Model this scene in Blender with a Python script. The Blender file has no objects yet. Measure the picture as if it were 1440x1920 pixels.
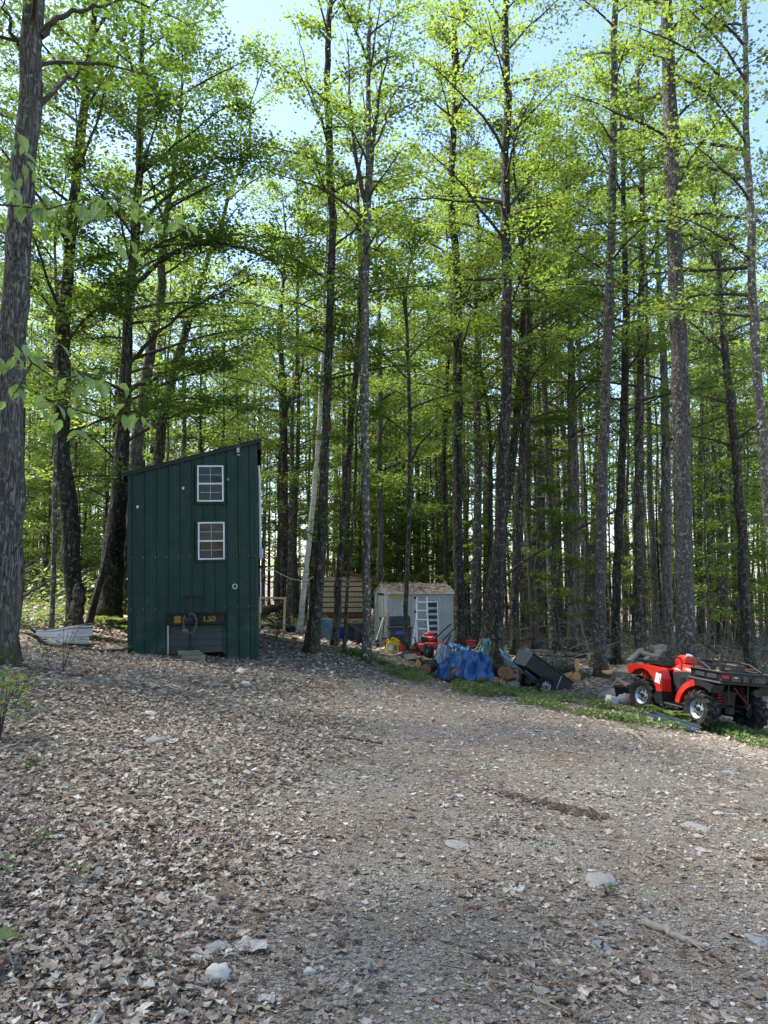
import bpy, math, random
import numpy as np
from math import radians as R, sin, cos, pi
from mathutils import Vector, Matrix, Euler

scene = bpy.context.scene
COL = scene.collection
rng = np.random.default_rng(11)
random.seed(11)

# ------------------------------------------------------------------ camera
F = 1440.0                      # focal length in photo pixels (photo 1440 x 1920)
PITCH = R(4.57)
CAMZ = 1.6
cam = bpy.data.cameras.new('camera')
cam.sensor_fit = 'VERTICAL'; cam.sensor_height = 36.0; cam.sensor_width = 27.0
cam.lens = 36.0 * F / 1920.0
cam.clip_start = 0.05; cam.clip_end = 2000
camo = bpy.data.objects.new('camera', cam); COL.objects.link(camo)
camo.location = (0, 0, CAMZ); camo.rotation_euler = (R(90) + PITCH, 0, 0)
scene.camera = camo

# ------------------------------------------------------------------ sky, sun, exposure
SUN_EL, SUN_AZ = R(58), R(-72)          # azimuth measured from +Y towards +X
world = bpy.data.worlds.new('World'); scene.world = world; world.use_nodes = True
nt = world.node_tree
bg = nt.nodes['Background']
sky = nt.nodes.new('ShaderNodeTexSky'); sky.sky_type = 'NISHITA'; sky.sun_disc = False
sky.sun_elevation = SUN_EL; sky.sun_rotation = SUN_AZ
sky.air_density = 1.0; sky.dust_density = 1.2; sky.ozone_density = 2.0; sky.altitude = 200
nt.links.new(sky.outputs[0], bg.inputs[0]); bg.inputs[1].default_value = 0.085
sl = bpy.data.lights.new('sun', 'SUN'); sl.energy = 2.7; sl.angle = R(9); sl.color = (1.0, 0.95, 0.87)
sun = bpy.data.objects.new('sun', sl); COL.objects.link(sun)
sd = Vector((sin(SUN_AZ) * cos(SUN_EL), cos(SUN_AZ) * cos(SUN_EL), sin(SUN_EL)))
sun.rotation_euler = sd.to_track_quat('Z', 'Y').to_euler(); sun.location = (0, 0, 60)
vs = scene.view_settings
scene.display_settings.display_device = 'sRGB'
vs.view_transform = 'Standard'; vs.look = 'None'; vs.gamma = 1.0; vs.use_curve_mapping = False
vs.exposure = 2.38
scene.render.engine = 'CYCLES'
cy = scene.cycles
cy.use_denoising = True
cy.max_bounces = 6; cy.diffuse_bounces = 4; cy.glossy_bounces = 2; cy.transmission_bounces = 4
cy.transparent_max_bounces = 4; cy.sample_clamp_indirect = 4.0
cy.caustics_reflective = False; cy.caustics_refractive = False

# ------------------------------------------------------------------ helpers
def lin(r, g, b):
    f = lambda c: (c / 255 / 12.92) if c <= 10 else ((c / 255 + 0.055) / 1.055) ** 2.4
    return (f(r), f(g), f(b), 1.0)

def P(px, py, D):
    """world point on the photo ray through (px, py) at depth y = D"""
    u = (px - 720) / F; v = (960 - py) / F
    t = D / (cos(PITCH) - v * sin(PITCH))
    return np.array((u * t, D, CAMZ + t * (v * cos(PITCH) + sin(PITCH))))
def PX(px, D):
    return (px - 720) / F * D

class MB:
    """mesh builder: collects verts and polygons (several per material) and links ONE object"""
    def __init__(s): s.V = []; s.n = 0; s.Fc = []; s.M = []
    def add(s, V, faces, mat=0):
        V = np.asarray(V, dtype=np.float64).reshape(-1, 3)
        if isinstance(faces, np.ndarray): groups = [faces]
        else:
            by = {}
            for f in faces: by.setdefault(len(f), []).append(f)
            groups = [np.array(g, dtype=np.int64) for g in by.values()]
        for g in groups:
            s.Fc.append(g + s.n); s.M.append(mat)
        s.V.append(V); s.n += len(V); return s
    def box(s, c, size, rot=None, mat=0, bev=0.0):
        sx, sy, sz = [d / 2 for d in size]
        b = min(bev, sx * .9, sy * .9, sz * .9)
        if b <= 0:
            V = np.array([(x, y, z) for x in (-sx, sx) for y in (-sy, sy) for z in (-sz, sz)])
            Fs = [(0,1,3,2),(4,6,7,5),(0,4,5,1),(2,3,7,6),(0,2,6,4),(1,5,7,3)]
        else:
            V = []; idx = {}
            for a in (-1, 1):
                for bb in (-1, 1):
                    for c_ in (-1, 1):
                        for k in range(3):
                            p = [a * sx, bb * sy, c_ * sz]
                            for j in range(3):
                                if j != k: p[j] -= (a, bb, c_)[j] * b
                            idx[(a, bb, c_, k)] = len(V); V.append(p)
            V = np.array(V); Fs = []
            q = [(-1, -1), (1, -1), (1, 1), (-1, 1)]
            for k in range(3):
                for sgn in (-1, 1):
                    f = []
                    for (u, v) in q:
                        t = [0, 0, 0]; t[k] = sgn; t[(k + 1) % 3] = u; t[(k + 2) % 3] = v
                        f.append(idx[(t[0], t[1], t[2], k)])
                    Fs.append(tuple(f if sgn > 0 else f[::-1]))
            for k in range(3):
                i, j = (k + 1) % 3, (k + 2) % 3
                for u in (-1, 1):
                    for v in (-1, 1):
                        t0 = [0, 0, 0]; t0[i] = u; t0[j] = v; t1 = list(t0); t0[k] = -1; t1[k] = 1
                        f = [idx[tuple(t0) + (i,)], idx[tuple(t1) + (i,)], idx[tuple(t1) + (j,)], idx[tuple(t0) + (j,)]]
                        Fs.append(tuple(f if u * v > 0 else f[::-1]))
            for a in (-1, 1):
                for bb in (-1, 1):
                    for c_ in (-1, 1):
                        f = [idx[(a, bb, c_, k)] for k in range(3)]
                        Fs.append(tuple(f if a * bb * c_ > 0 else f[::-1]))
        if rot is not None:
            V = V @ np.array(Euler(rot).to_matrix()).T
        return s.add(V + np.asarray(c, float), Fs, mat)
    def tube(s, pts, r, sides=8, caps=True, mat=0, wob=0.0, rg=None):
        pts = np.asarray(pts, float); n = len(pts)
        r = np.broadcast_to(np.asarray(r, float), (n,))
        d = np.gradient(pts, axis=0) if n > 2 else np.repeat([pts[-1] - pts[0]], n, 0)
        d /= np.linalg.norm(d, axis=1)[:, None] + 1e-12
        ref = np.array((0, 0, 1.)) if abs(d[0, 2]) < .9 else np.array((1., 0, 0))
        a = ref - d * (d @ ref)[:, None]; a /= np.linalg.norm(a, axis=1)[:, None] + 1e-9
        b = np.cross(d, a)
        th = np.arange(sides) * 2 * pi / sides
        rr = r[:, None] * np.ones(sides)[None]
        if wob: rr = rr * (1 + wob * (rg or rng).standard_normal((n, sides)))
        V = pts[:, None] + rr[..., None] * (np.cos(th)[None, :, None] * a[:, None] + np.sin(th)[None, :, None] * b[:, None])
        i = np.arange(n - 1)[:, None] * sides; j = np.arange(sides)[None]; k = (j + 1) % sides
        Q = np.stack([i + j, i + k, i + sides + k, i + sides + j], -1).reshape(-1, 4)
        n0 = s.n
        s.add(V.reshape(-1, 3), Q, mat)
        if caps:
            s.Fc.append(np.array([np.arange(sides)[::-1] + n0])); s.M.append(mat)
            s.Fc.append(np.array([np.arange(sides) + n0 + (n - 1) * sides])); s.M.append(mat)
        return s
    def lathe(s, prof, origin, axis=(0, 0, 1), sides=20, mat=0, closed=False):
        """profile [(radius, height along axis)]"""
        ax = np.asarray(axis, float); ax /= np.linalg.norm(ax)
        ref = np.array((0, 0, 1.)) if abs(ax[2]) < .9 else np.array((1., 0, 0))
        a = ref - ax * (ax @ ref); a /= np.linalg.norm(a); b = np.cross(ax, a)
        th = np.arange(sides) * 2 * pi / sides
        ring = np.cos(th)[:, None] * a + np.sin(th)[:, None] * b
        V = np.concatenate([np.asarray(origin, float) + ax * h + ring * r_ for r_, h in prof])
        m = len(prof); rows = m if closed else m - 1
        Q = []
        for i in range(rows):
            i2 = (i + 1) % m
            for j in range(sides):
                k = (j + 1) % sides
                Q.append((i * sides + j, i * sides + k, i2 * sides + k, i2 * sides + j))
        return s.add(V, Q, mat)
    def prism(s, outline, vec, mat=0):
        o = np.asarray(outline, float); n = len(o)
        V = np.concatenate([o, o + np.asarray(vec, float)])
        Fs = [tuple(range(n))[::-1], tuple(range(n, 2 * n))] + [(i, (i + 1) % n, n + (i + 1) % n, n + i) for i in range(n)]
        return s.add(V, Fs, mat)
    def grid(s, G, mat=0):
        """G[nu, nv, 3] -> quads"""
        G = np.asarray(G, float); nu, nv = G.shape[:2]
        i = np.arange(nu - 1)[:, None] * nv; j = np.arange(nv - 1)[None]
        Q = np.stack([i + j, i + j + 1, i + nv + j + 1, i + nv + j], -1).reshape(-1, 4)
        return s.add(G.reshape(-1, 3), Q, mat)
    def mesh(s, name, mats, smooth=False):
        me = bpy.data.meshes.new(name)
        V = np.concatenate(s.V).astype(np.float32)
        loops = np.concatenate([f.reshape(-1) for f in s.Fc]).astype(np.int32)
        cnt = np.concatenate([np.full(len(f), f.shape[1]) for f in s.Fc]).astype(np.int32)
        mi = np.concatenate([np.full(len(f), m) for f, m in zip(s.Fc, s.M)]).astype(np.int32)
        st = np.zeros(len(cnt), np.int32); st[1:] = np.cumsum(cnt)[:-1]
        me.vertices.add(len(V)); me.vertices.foreach_set('co', V.ravel())
        me.loops.add(len(loops)); me.loops.foreach_set('vertex_index', loops)
        me.polygons.add(len(cnt)); me.polygons.foreach_set('loop_start', st); me.polygons.foreach_set('loop_total', cnt)
        me.polygons.foreach_set('material_index', mi)
        me.polygons.foreach_set('use_smooth', np.full(len(cnt), bool(smooth)))
        for m in (mats if isinstance(mats, (list, tuple)) else [mats]): me.materials.append(m)
        me.update(calc_edges=True); me.validate()
        return me
    def build(s, name, mats, parent=None, smooth=False, loc=None):
        o = bpy.data.objects.new(name, s.mesh(name, mats, smooth)); COL.objects.link(o)
        if parent is not None: o.parent = parent
        if loc is not None: o.location = loc
        return o

def tag(o, label=None, cat=None, group=None, kind=None):
    if label: o['label'] = label
    if cat: o['category'] = cat
    if group: o['group'] = group
    if cat and not kind: kind = 'thing'
    if kind: o['kind'] = kind
    return o
def thing(name, label, cat, loc=(0, 0, 0), rot=(0, 0, 0), group=None):
    o = bpy.data.objects.new(name, None); COL.objects.link(o)
    o.location = loc; o.rotation_euler = rot; o.empty_display_size = .2
    return tag(o, label, cat, group)
def link(name, me, parent=None, loc=(0, 0, 0), rot=(0, 0, 0), sc=(1, 1, 1)):
    o = bpy.data.objects.new(name, me); COL.objects.link(o)
    o.parent = parent; o.location = loc; o.rotation_euler = rot; o.scale = sc
    return o
def smooth_by_angle(o, deg=40):
    me = o.data
    me.polygons.foreach_set('use_smooth', np.ones(len(me.polygons), bool))
    try: me.set_sharp_from_angle(angle=R(deg))
    except Exception: pass
    return o

# ------------------------------------------------------------------ materials
class NT:
    def __init__(s, name):
        s.m = bpy.data.materials.new(name); s.m.use_nodes = True
        s.t = s.m.node_tree; s.t.nodes.clear()
        s.out = s.n('ShaderNodeOutputMaterial')
    def n(s, typ, **kw):
        nd = s.t.nodes.new(typ)
        for k, v in kw.items(): setattr(nd, k, v)
        return nd
    def l(s, a, b): s.t.links.new(a, b)
    def coord(s, scale=(1, 1, 1), kind='Object'):
        tc = s.n('ShaderNodeTexCoord'); mp = s.n('ShaderNodeMapping'); mp.inputs['Scale'].default_value = scale
        s.l(tc.outputs[kind], mp.inputs[0]); return mp.outputs[0]
    def noise(s, vec, scale, detail=5, rough=.6, dist=0.0):
        nd = s.n('ShaderNodeTexNoise'); nd.inputs['Scale'].default_value = scale; nd.inputs['Detail'].default_value = detail
        nd.inputs['Roughness'].default_value = rough; nd.inputs['Distortion'].default_value = dist
        s.l(vec, nd.inputs['Vector']); return nd.outputs['Fac']
    def ramp(s, fac, stops, interp='LINEAR'):
        r = s.n('ShaderNodeValToRGB'); r.color_ramp.interpolation = interp
        el = r.color_ramp.elements
        while len(el) < len(stops): el.new(.5)
        for e, (p, c) in zip(el, stops):
            e.position = p; e.color = c if len(c) == 4 else (*c, 1)
        s.l(fac, r.inputs[0]); return r.outputs[0]
    def mix(s, fac, a, b, mode='MIX'):
        x = s.n('ShaderNodeMix', data_type='RGBA', blend_type=mode)
        for sock, v in ((x.inputs[0], fac), (x.inputs[6], a), (x.inputs[7], b)):
            if hasattr(v, 'links') or hasattr(v, 'is_linked'): s.l(v, sock)
            else: sock.default_value = v
        return x.outputs[2]
    def bump(s, h, strength=.5, dist=.01):
        b = s.n('ShaderNodeBump'); b.inputs['Strength'].default_value = strength; b.inputs['Distance'].default_value = dist
        s.l(h, b.inputs['Height']); return b.outputs[0]
    def pbr(s, color, rough=.6, metal=0.0, normal=None, spec=.5, coat=0.0):
        b = s.n('ShaderNodeBsdfPrincipled')
        for key, v in (('Base Color', color), ('Roughness', rough), ('Metallic', metal), ('Specular IOR Level', spec), ('Coat Weight', coat)):
            if hasattr(v, 'is_linked'): s.l(v, b.inputs[key])
            else: b.inputs[key].default_value = v
        if normal is not None: s.l(normal, b.inputs['Normal'])
        s.l(b.outputs[0], s.out.inputs[0]); return s.m

def worn(name, c, rough=.6, metal=0.0, var=.25, scale=9.0, dirt=None, dirt_amt=.25, bump=.15, spec=.5):
    """plain coloured surface with blotches, grain and some dirt"""
    t = NT(name); v = t.coord()
    f1 = t.noise(v, scale, 6, .65); f2 = t.noise(v, scale * 7, 4, .7)
    dk = tuple(x * (1 - var) for x in c[:3]) + (1,); lt = tuple(min(1, x * (1 + var)) for x in c[:3]) + (1,)
    col = t.ramp(f1, [(.3, dk), (.7, lt)])
    if dirt is not None:
        msk = t.ramp(t.noise(v, scale * .6, 8, .75), [(.5, (0, 0, 0, 1)), (.72, (dirt_amt,) * 3 + (1,))])
        col = t.mix(msk, col, dirt)
    rr = t.ramp(f2, [(.3, (max(0, rough - .12),) * 3 + (1,)), (.7, (min(1, rough + .12),) * 3 + (1,))])
    return t.pbr(col, rr, metal, t.bump(f2, bump, .004), spec)

def bark_mat(name, dark, mid, light, lichen=None, lich_amt=.5, furrow=14.0, stretch=.14, bump=.8, moss=True, cracks=1.0):
    t = NT(name); v = t.coord((1, 1, stretch)); v0 = t.coord()
    f = t.noise(v, furrow, 6, .65, .6); f2 = t.noise(v, furrow * 3, 4, .7)
    wv = t.n('ShaderNodeVectorMath', operation='ADD'); sc_ = t.n('ShaderNodeVectorMath', operation='SCALE'); nz_ = t.n('ShaderNodeTexNoise')
    nz_.inputs['Scale'].default_value = 7; t.l(v, nz_.inputs['Vector']); t.l(nz_.outputs['Color'], sc_.inputs[0]); sc_.inputs['Scale'].default_value = .12
    t.l(v, wv.inputs[0]); t.l(sc_.outputs[0], wv.inputs[1])
    vr = t.n('ShaderNodeTexVoronoi', feature='DISTANCE_TO_EDGE'); vr.inputs['Scale'].default_value = furrow * 1.25; t.l(wv.outputs[0], vr.inputs['Vector'])
    crack = t.ramp(vr.outputs['Distance'], [(.02, (cracks,) * 3 + (1,)), (.16, (0,) * 3 + (1,))])
    col = t.ramp(f, [(.34, dark), (.5, mid), (.66, light)])
    col = t.mix(crack, col, tuple(x * .55 for x in dark[:3]) + (1,))
    hgt = t.n('ShaderNodeMath', operation='MULTIPLY_ADD'); t.l(vr.outputs['Distance'], hgt.inputs[0]); hgt.inputs[1].default_value = 1.6; t.l(f, hgt.inputs[2])
    col = t.mix(t.ramp(f2, [(.3, (.45,) * 3 + (1,)), (.7, (0,) * 3 + (1,))]), col, dark)
    big = t.noise(v0, 1.1, 4, .6)
    col = t.mix(t.ramp(big, [(.42, (0,) * 3 + (1,)), (.62, (.55,) * 3 + (1,))]), col, t.mix(f2, dark, mid))
    if lichen is not None:
        vo = t.noise(v0, 11.0, 5, .7, .4)
        col = t.mix(t.ramp(vo, [(.56, (0,) * 3 + (1,)), (.63, (lich_amt,) * 3 + (1,))]), col, lichen)
    if moss:
        g = t.n('ShaderNodeNewGeometry'); sx = t.n('ShaderNodeSeparateXYZ')
        tc = t.n('ShaderNodeTexCoord'); t.l(tc.outputs['Object'], sx.inputs[0])
        mr = t.n('ShaderNodeMapRange'); mr.inputs[1].default_value = .1; mr.inputs[2].default_value = 1.3
        mr.inputs[3].default_value = .75; mr.inputs[4].default_value = 0; t.l(sx.outputs[2], mr.inputs[0])
        mm = t.n('ShaderNodeMath', operation='MULTIPLY'); t.l(mr.outputs[0], mm.inputs[0])
        t.l(t.ramp(t.noise(v0, 3.5, 5, .7), [(.45, (0,) * 3 + (1,)), (.65, (1,) * 3 + (1,))]), mm.inputs[1])
        col = t.mix(mm.outputs[0], col, lin(88, 92, 40))
    oi = t.n('ShaderNodeObjectInfo')
    hs = t.n('ShaderNodeHueSaturation'); t.l(col, hs.inputs['Color'])
    mr2 = t.n('ShaderNodeMapRange'); mr2.inputs[3].default_value = .75; mr2.inputs[4].default_value = 1.3
    t.l(oi.outputs['Random'], mr2.inputs[0]); t.l(mr2.outputs[0], hs.inputs['Value'])
    return t.pbr(hs.outputs[0], .9, 0, t.bump(hgt.outputs[0], bump, .04), .2)

def leaf_mat(name, dark, light, trans, tmix=.5, gloss=.04):
    t = NT(name)
    g = t.n('ShaderNodeNewGeometry'); oi = t.n('ShaderNodeObjectInfo')
    col = t.ramp(g.outputs['Random Per Island'], [(0, dark), (1, light)])
    tcol = t.mix(g.outputs['Random Per Island'], trans, tuple(x * .62 for x in trans[:3]) + (1,))
    hs = t.n('ShaderNodeHueSaturation'); mr = t.n('ShaderNodeMapRange')
    mr.inputs[3].default_value = .75; mr.inputs[4].default_value = 1.25
    t.l(oi.outputs['Random'], mr.inputs[0]); t.l(mr.outputs[0], hs.inputs['Value']); t.l(tcol, hs.inputs['Color'])
    d = t.n('ShaderNodeBsdfDiffuse'); t.l(col, d.inputs[0])
    tr = t.n('ShaderNodeBsdfTranslucent'); t.l(hs.outputs[0], tr.inputs[0])
    m = t.n('ShaderNodeMixShader'); m.inputs[0].default_value = tmix; t.l(d.outputs[0], m.inputs[1]); t.l(tr.outputs[0], m.inputs[2])
    gl = t.n('ShaderNodeBsdfGlossy'); gl.inputs[1].default_value = .45; gl.inputs[0].default_value = (1, 1, 1, 1)
    m2 = t.n('ShaderNodeMixShader'); m2.inputs[0].default_value = gloss; t.l(m.outputs[0], m2.inputs[1]); t.l(gl.outputs[0], m2.inputs[2])
    t.l(m2.outputs[0], t.out.inputs[0]); return t.m

M = {}
M['bark_maple'] = bark_mat('bark_maple', lin(58, 54, 51), lin(112, 107, 102), lin(164, 158, 150), lin(170, 172, 162), .4, 17)
M['bark_dark'] = bark_mat('bark_dark', lin(38, 34, 30), lin(76, 70, 63), lin(118, 110, 100), lin(152, 154, 142), .5, 15)
M['bark_pine'] = bark_mat('bark_pine', lin(58, 53, 49), lin(102, 96, 90), lin(138, 132, 125), lin(172, 172, 164), .5, 20, .3)
M['bark_lichen'] = bark_mat('bark_lichen', lin(56, 52, 46), lin(104, 100, 90), lin(142, 138, 126), lin(200, 200, 190), .85, 12, .4, .8, True, .6)
M['bark_birch'] = bark_mat('bark_birch', lin(150, 146, 140), lin(214, 211, 205), lin(236, 234, 229), lin(58, 52, 48), .8, 5, 3.0, .25, True, .15)
M['twig'] = worn('twig_bark', lin(58, 51, 45), .9, 0, .35, 5)
M['dead_twig'] = worn('dead_twig', lin(104, 97, 88), .9, 0, .35, 4)
M['leaf_lime'] = leaf_mat('leaf_lime', (.06, .11, .016, 1), (.11, .17, .025, 1), (.33, .46, .065, 1), .55)
M['leaf_green'] = leaf_mat('leaf_green', (.035, .08, .018, 1), (.06, .115, .025, 1), (.26, .41, .05, 1), .54)
M['leaf_mid'] = leaf_mat('leaf_mid', (.045, .095, .018, 1), (.08, .14, .025, 1), (.32, .46, .065, 1), .55)
M['needle'] = leaf_mat('pine_needles', (.035, .07, .03, 1), (.07, .11, .045, 1), (.14, .22, .07, 1), .4)
M['leaf_beech'] = leaf_mat('leaf_beech', (.11, .21, .06, 1), (.17, .28, .09, 1), (.36, .52, .10, 1), .5, .06)
M['leaf_herb'] = leaf_mat('leaf_herb', (.06, .11, .025, 1), (.12, .18, .05, 1), (.28, .38, .07, 1), .45)

# ------------------------------------------------------------------ terrain
_ctrl = []
for px, py, D in [(247,1229,15.2),(485,1237,15.7),(1311,1360,12.8),(1406,1366,13.1),(1205,1328,13.9),(1000,1293,17.5),
                  (870,1281,17.5),(1120,1267,18.5),(688,1240,17.0),(583,1225,18.0),(627,1210,19.5),(722,1212,24.),(850,1216,25.),
                  (610,1203,23.),(590,1183,27.),(5,1245,11.),(120,1205,16.),(135,1172,18.),(215,1150,20.),(510,1184,22.),
                  (1440,1400,11.8),(1440,1335,16.),(860,1217,23.),(1085,1230,25.)]:
    _ctrl.append(P(px, py, D))
_ctrl += [np.array(c, float) for c in [(0,0,0),(-2.5,2,.04),(2.5,2,-.03),(-8,4,.5),(-5.5,7,.3),(8,4,-.8),(4,6,-.42),(12,11,-1.7),
          (0,8,-.17),(-2.5,9,-.03),(-15,35,-.2),(0,38,-1.2),(17,35,-1.9),(-22,60,-1.2),(0,65,-1.9),(24,60,-3.0),(0,120,-2.6),(60,120,-5),(-60,120,0),
          (0,-25,.2),(-40,-25,1),(40,-25,-3),(-60,40,.5),(60,40,-5)]]
_C = np.array(_ctrl)
def _phi(r2): return .5 * r2 * np.log(r2 + 1e-9)
_S = 10.0
_A = _C[:, :2] / _S
_K = _phi(((_A[:, None] - _A[None]) ** 2).sum(-1)) + np.eye(len(_C)) * 0.004
_Pm = np.c_[np.ones(len(_C)), _A]
_L = np.block([[_K, _Pm], [_Pm.T, np.zeros((3, 3))]])
_W = np.linalg.solve(_L, np.r_[_C[:, 2], 0, 0, 0])
def gz(x, y):
    x = np.asarray(x, float); y = np.asarray(y, float)
    q = np.stack([x, y], -1) / _S
    r2 = ((q[..., None, :] - _A) ** 2).sum(-1)
    z = _phi(r2) @ _W[:-3] + _W[-3] + q @ _W[-2:]
    # small lumps
    z = z + .012 * np.sin(x * 3.1 + 1.3 * np.sin(y * 1.7)) * np.sin(y * 2.3 + x) + .02 * np.sin(x * .9 + 2) * np.sin(y * 1.1)
    # rut across the drive (photo 860-1110, 1480-1530) and a low hump around the half buried rock
    for (ax, ay, bx, by, w, h) in ((.62, 5.05, 1.62, 4.62, .09, -.05), (.6, 5.22, 1.7, 4.75, .10, .03)):
        dx, dy = bx - ax, by - ay; tt = np.clip(((x - ax) * dx + (y - ay) * dy) / (dx * dx + dy * dy), 0, 1)
        d2 = (x - ax - tt * dx) ** 2 + (y - ay - tt * dy) ** 2
        z = z + h * np.exp(-d2 / (2 * w * w)) * (np.sin(np.clip(tt, .02, .98) * pi) ** .5)
    return z
def gp(px, D, dz=0.0):
    X = PX(px, D)
    return Vector((X, D, float(gz(X, D)) + dz))
def proj(p):
    d = np.asarray(p, float) - (0, 0, CAMZ)
    dep = d[1] * cos(PITCH) + d[2] * sin(PITCH); up = -d[1] * sin(PITCH) + d[2] * cos(PITCH)
    return 720 + F * d[0] / dep, 960 - F * up / dep

def ground_mat():
    t = NT('forest_floor'); v = t.coord()
    n1 = t.noise(v, 1.1, 6, .6); n2 = t.noise(v, 60, 5, .75); n3 = t.noise(v, 9, 6, .7); n4 = t.noise(v, .35, 4, .5)
    vo = t.n('ShaderNodeTexVoronoi'); vo.inputs['Scale'].default_value = 120; t.l(v, vo.inputs['Vector'])
    grav = t.ramp(vo.outputs['Color'], [(.1, lin(88, 82, 72)), (.5, lin(148, 141, 128)), (.9, lin(196, 190, 178))])
    soil = t.ramp(n2, [(.3, lin(70, 62, 52)), (.55, lin(122, 112, 97)), (.75, lin(164, 154, 137))])
    need = t.ramp(n2, [(.3, lin(84, 62, 46)), (.6, lin(130, 102, 78)), (.8, lin(164, 138, 112))])
    col = t.mix(t.ramp(n1, [(.35, (.25,)*3+(1,)), (.65, (.7,)*3+(1,))]), soil, grav)
    col = t.mix(t.ramp(t.noise(v, 1.3, 8, .75), [(.48, (0,)*3+(1,)), (.7, (.5,)*3+(1,))]), col, need)
    # far forest floor: leaf flecks
    vf = t.n('ShaderNodeTexVoronoi'); vf.inputs['Scale'].default_value = 16; t.l(v, vf.inputs['Vector'])
    fl = t.ramp(vf.outputs['Color'], [(.1, lin(58, 46, 38)), (.5, lin(112, 96, 84)), (.9, lin(168, 156, 146))])
    sx = t.n('ShaderNodeSeparateXYZ'); t.l(v, sx.inputs[0])
    mr = t.n('ShaderNodeMapRange'); mr.inputs[1].default_value = 10; mr.inputs[2].default_value = 17; t.l(sx.outputs[1], mr.inputs[0])
    col = t.mix(mr.outputs[0], col, fl)
    h = t.n('ShaderNodeMath', operation='ADD'); t.l(n3, h.inputs[0]); t.l(vo.outputs['Distance'], h.inputs[1])
    return t.pbr(col, .95, 0, t.bump(h.outputs[0], .7, .02), .15)
def build_ground():
    ys = np.concatenate([np.linspace(-60, -2, 12)[:-1], np.linspace(-2, 26, 190)[:-1], np.linspace(26, 70, 50)[:-1], np.linspace(70, 420, 20)])
    s = np.linspace(-1, 1, 171); xs = 16 * s * (1 + 2.2 * s ** 2 * np.abs(s)) ; xs = xs * (1 + 6.0 * np.clip(np.abs(s) - .85, 0, 1))
    X, Y = np.meshgrid(xs, ys, indexing='ij')
    Xc = np.clip(X, -70, 70); Yc = np.clip(Y, -30, 130)
    G = np.stack([X * np.where(Y > 70, 1 + (Y - 70) / 60, 1), Y, gz(Xc, Yc)], -1)
    # transpose so that normals point up
    o = MB().grid(G.transpose(1, 0, 2)[:, ::-1][::-1][:, ::-1]).build('ground', ground_mat(), smooth=True)
    nz = o.data.polygons[0].normal.z
    if nz < 0: o.data.flip_normals()
    return tag(o, 'leaf covered gravel clearing and forest floor', None, None, 'structure')
ground = build_ground()
# ------------------------------------------------------------------ leaves and tree growth
LT_MAPLE = (np.array([(0,0,0),(-.28,.10,.04),(-.55,.42,.10),(-.20,.46,.03),(-.24,.80,.05),(0,1.05,-.06),(.24,.80,.05),(.20,.46,.03),(.55,.42,.10),(.28,.10,.04)], float),
            np.array([(0,3,2),(0,2,1),(0,7,3),(3,7,5),(3,5,4),(7,6,5),(0,8,7),(0,9,8)]))
LT_LOBE = (np.array([(0,0,0),(-.5,.38,.07),(-.22,.55,.0),(0,1,-.05),(.22,.55,.0),(.5,.38,.07)], float),
           np.array([(0,2,1),(0,4,2),(2,4,3),(0,5,4)]))
LT_KITE = (np.array([(0,0,0),(-.42,.45,.06),(0,1,0),(.42,.45,.06)], float), np.array([(0,2,1),(0,3,2)]))

def rand_frames(g, n, tilt, heading=None):
    az = g.uniform(0, 2 * pi, n) if heading is None else heading
    nz = np.stack([g.normal(0, tilt, n), g.normal(0, tilt, n), np.ones(n)], -1); nz /= np.linalg.norm(nz, axis=1)[:, None]
    d = np.stack([np.cos(az), np.sin(az), np.zeros(n)], -1); d -= nz * (d * nz).sum(1)[:, None]; d /= np.linalg.norm(d, axis=1)[:, None]
    return nz, d
def leaves(mb, tmpl, pos, nz, d, size, mat=0, zs=None, jit=0.0, g=None):
    T, Fc = tmpl; x = np.cross(d, nz); n = len(pos)
    z = T[None, :, 2:3] if zs is None else T[None, :, 2:3] * zs[:, None, None]
    V = pos[:, None] + size[:, None, None] * (T[None, :, 0:1] * x[:, None] + T[None, :, 1:2] * d[:, None] + z * nz[:, None])
    k = len(T)
    if jit: V = V + (g or rng).normal(0, jit, V.shape) * size[:, None, None] * (1, 1, .6)
    Q = (Fc[None] + (np.arange(n) * k)[:, None, None]).reshape(-1, Fc.shape[1])
    mb.add(V.reshape(-1, 3), Q, mat)

def polyline_at(pts, s):
    pts = np.asarray(pts, float); L = np.r_[0, np.cumsum(np.linalg.norm(np.diff(pts, axis=0), axis=1))]
    s = np.asarray(s) * L[-1]
    return np.stack([np.interp(s, L, pts[:, k]) for k in range(3)], -1)

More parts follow.
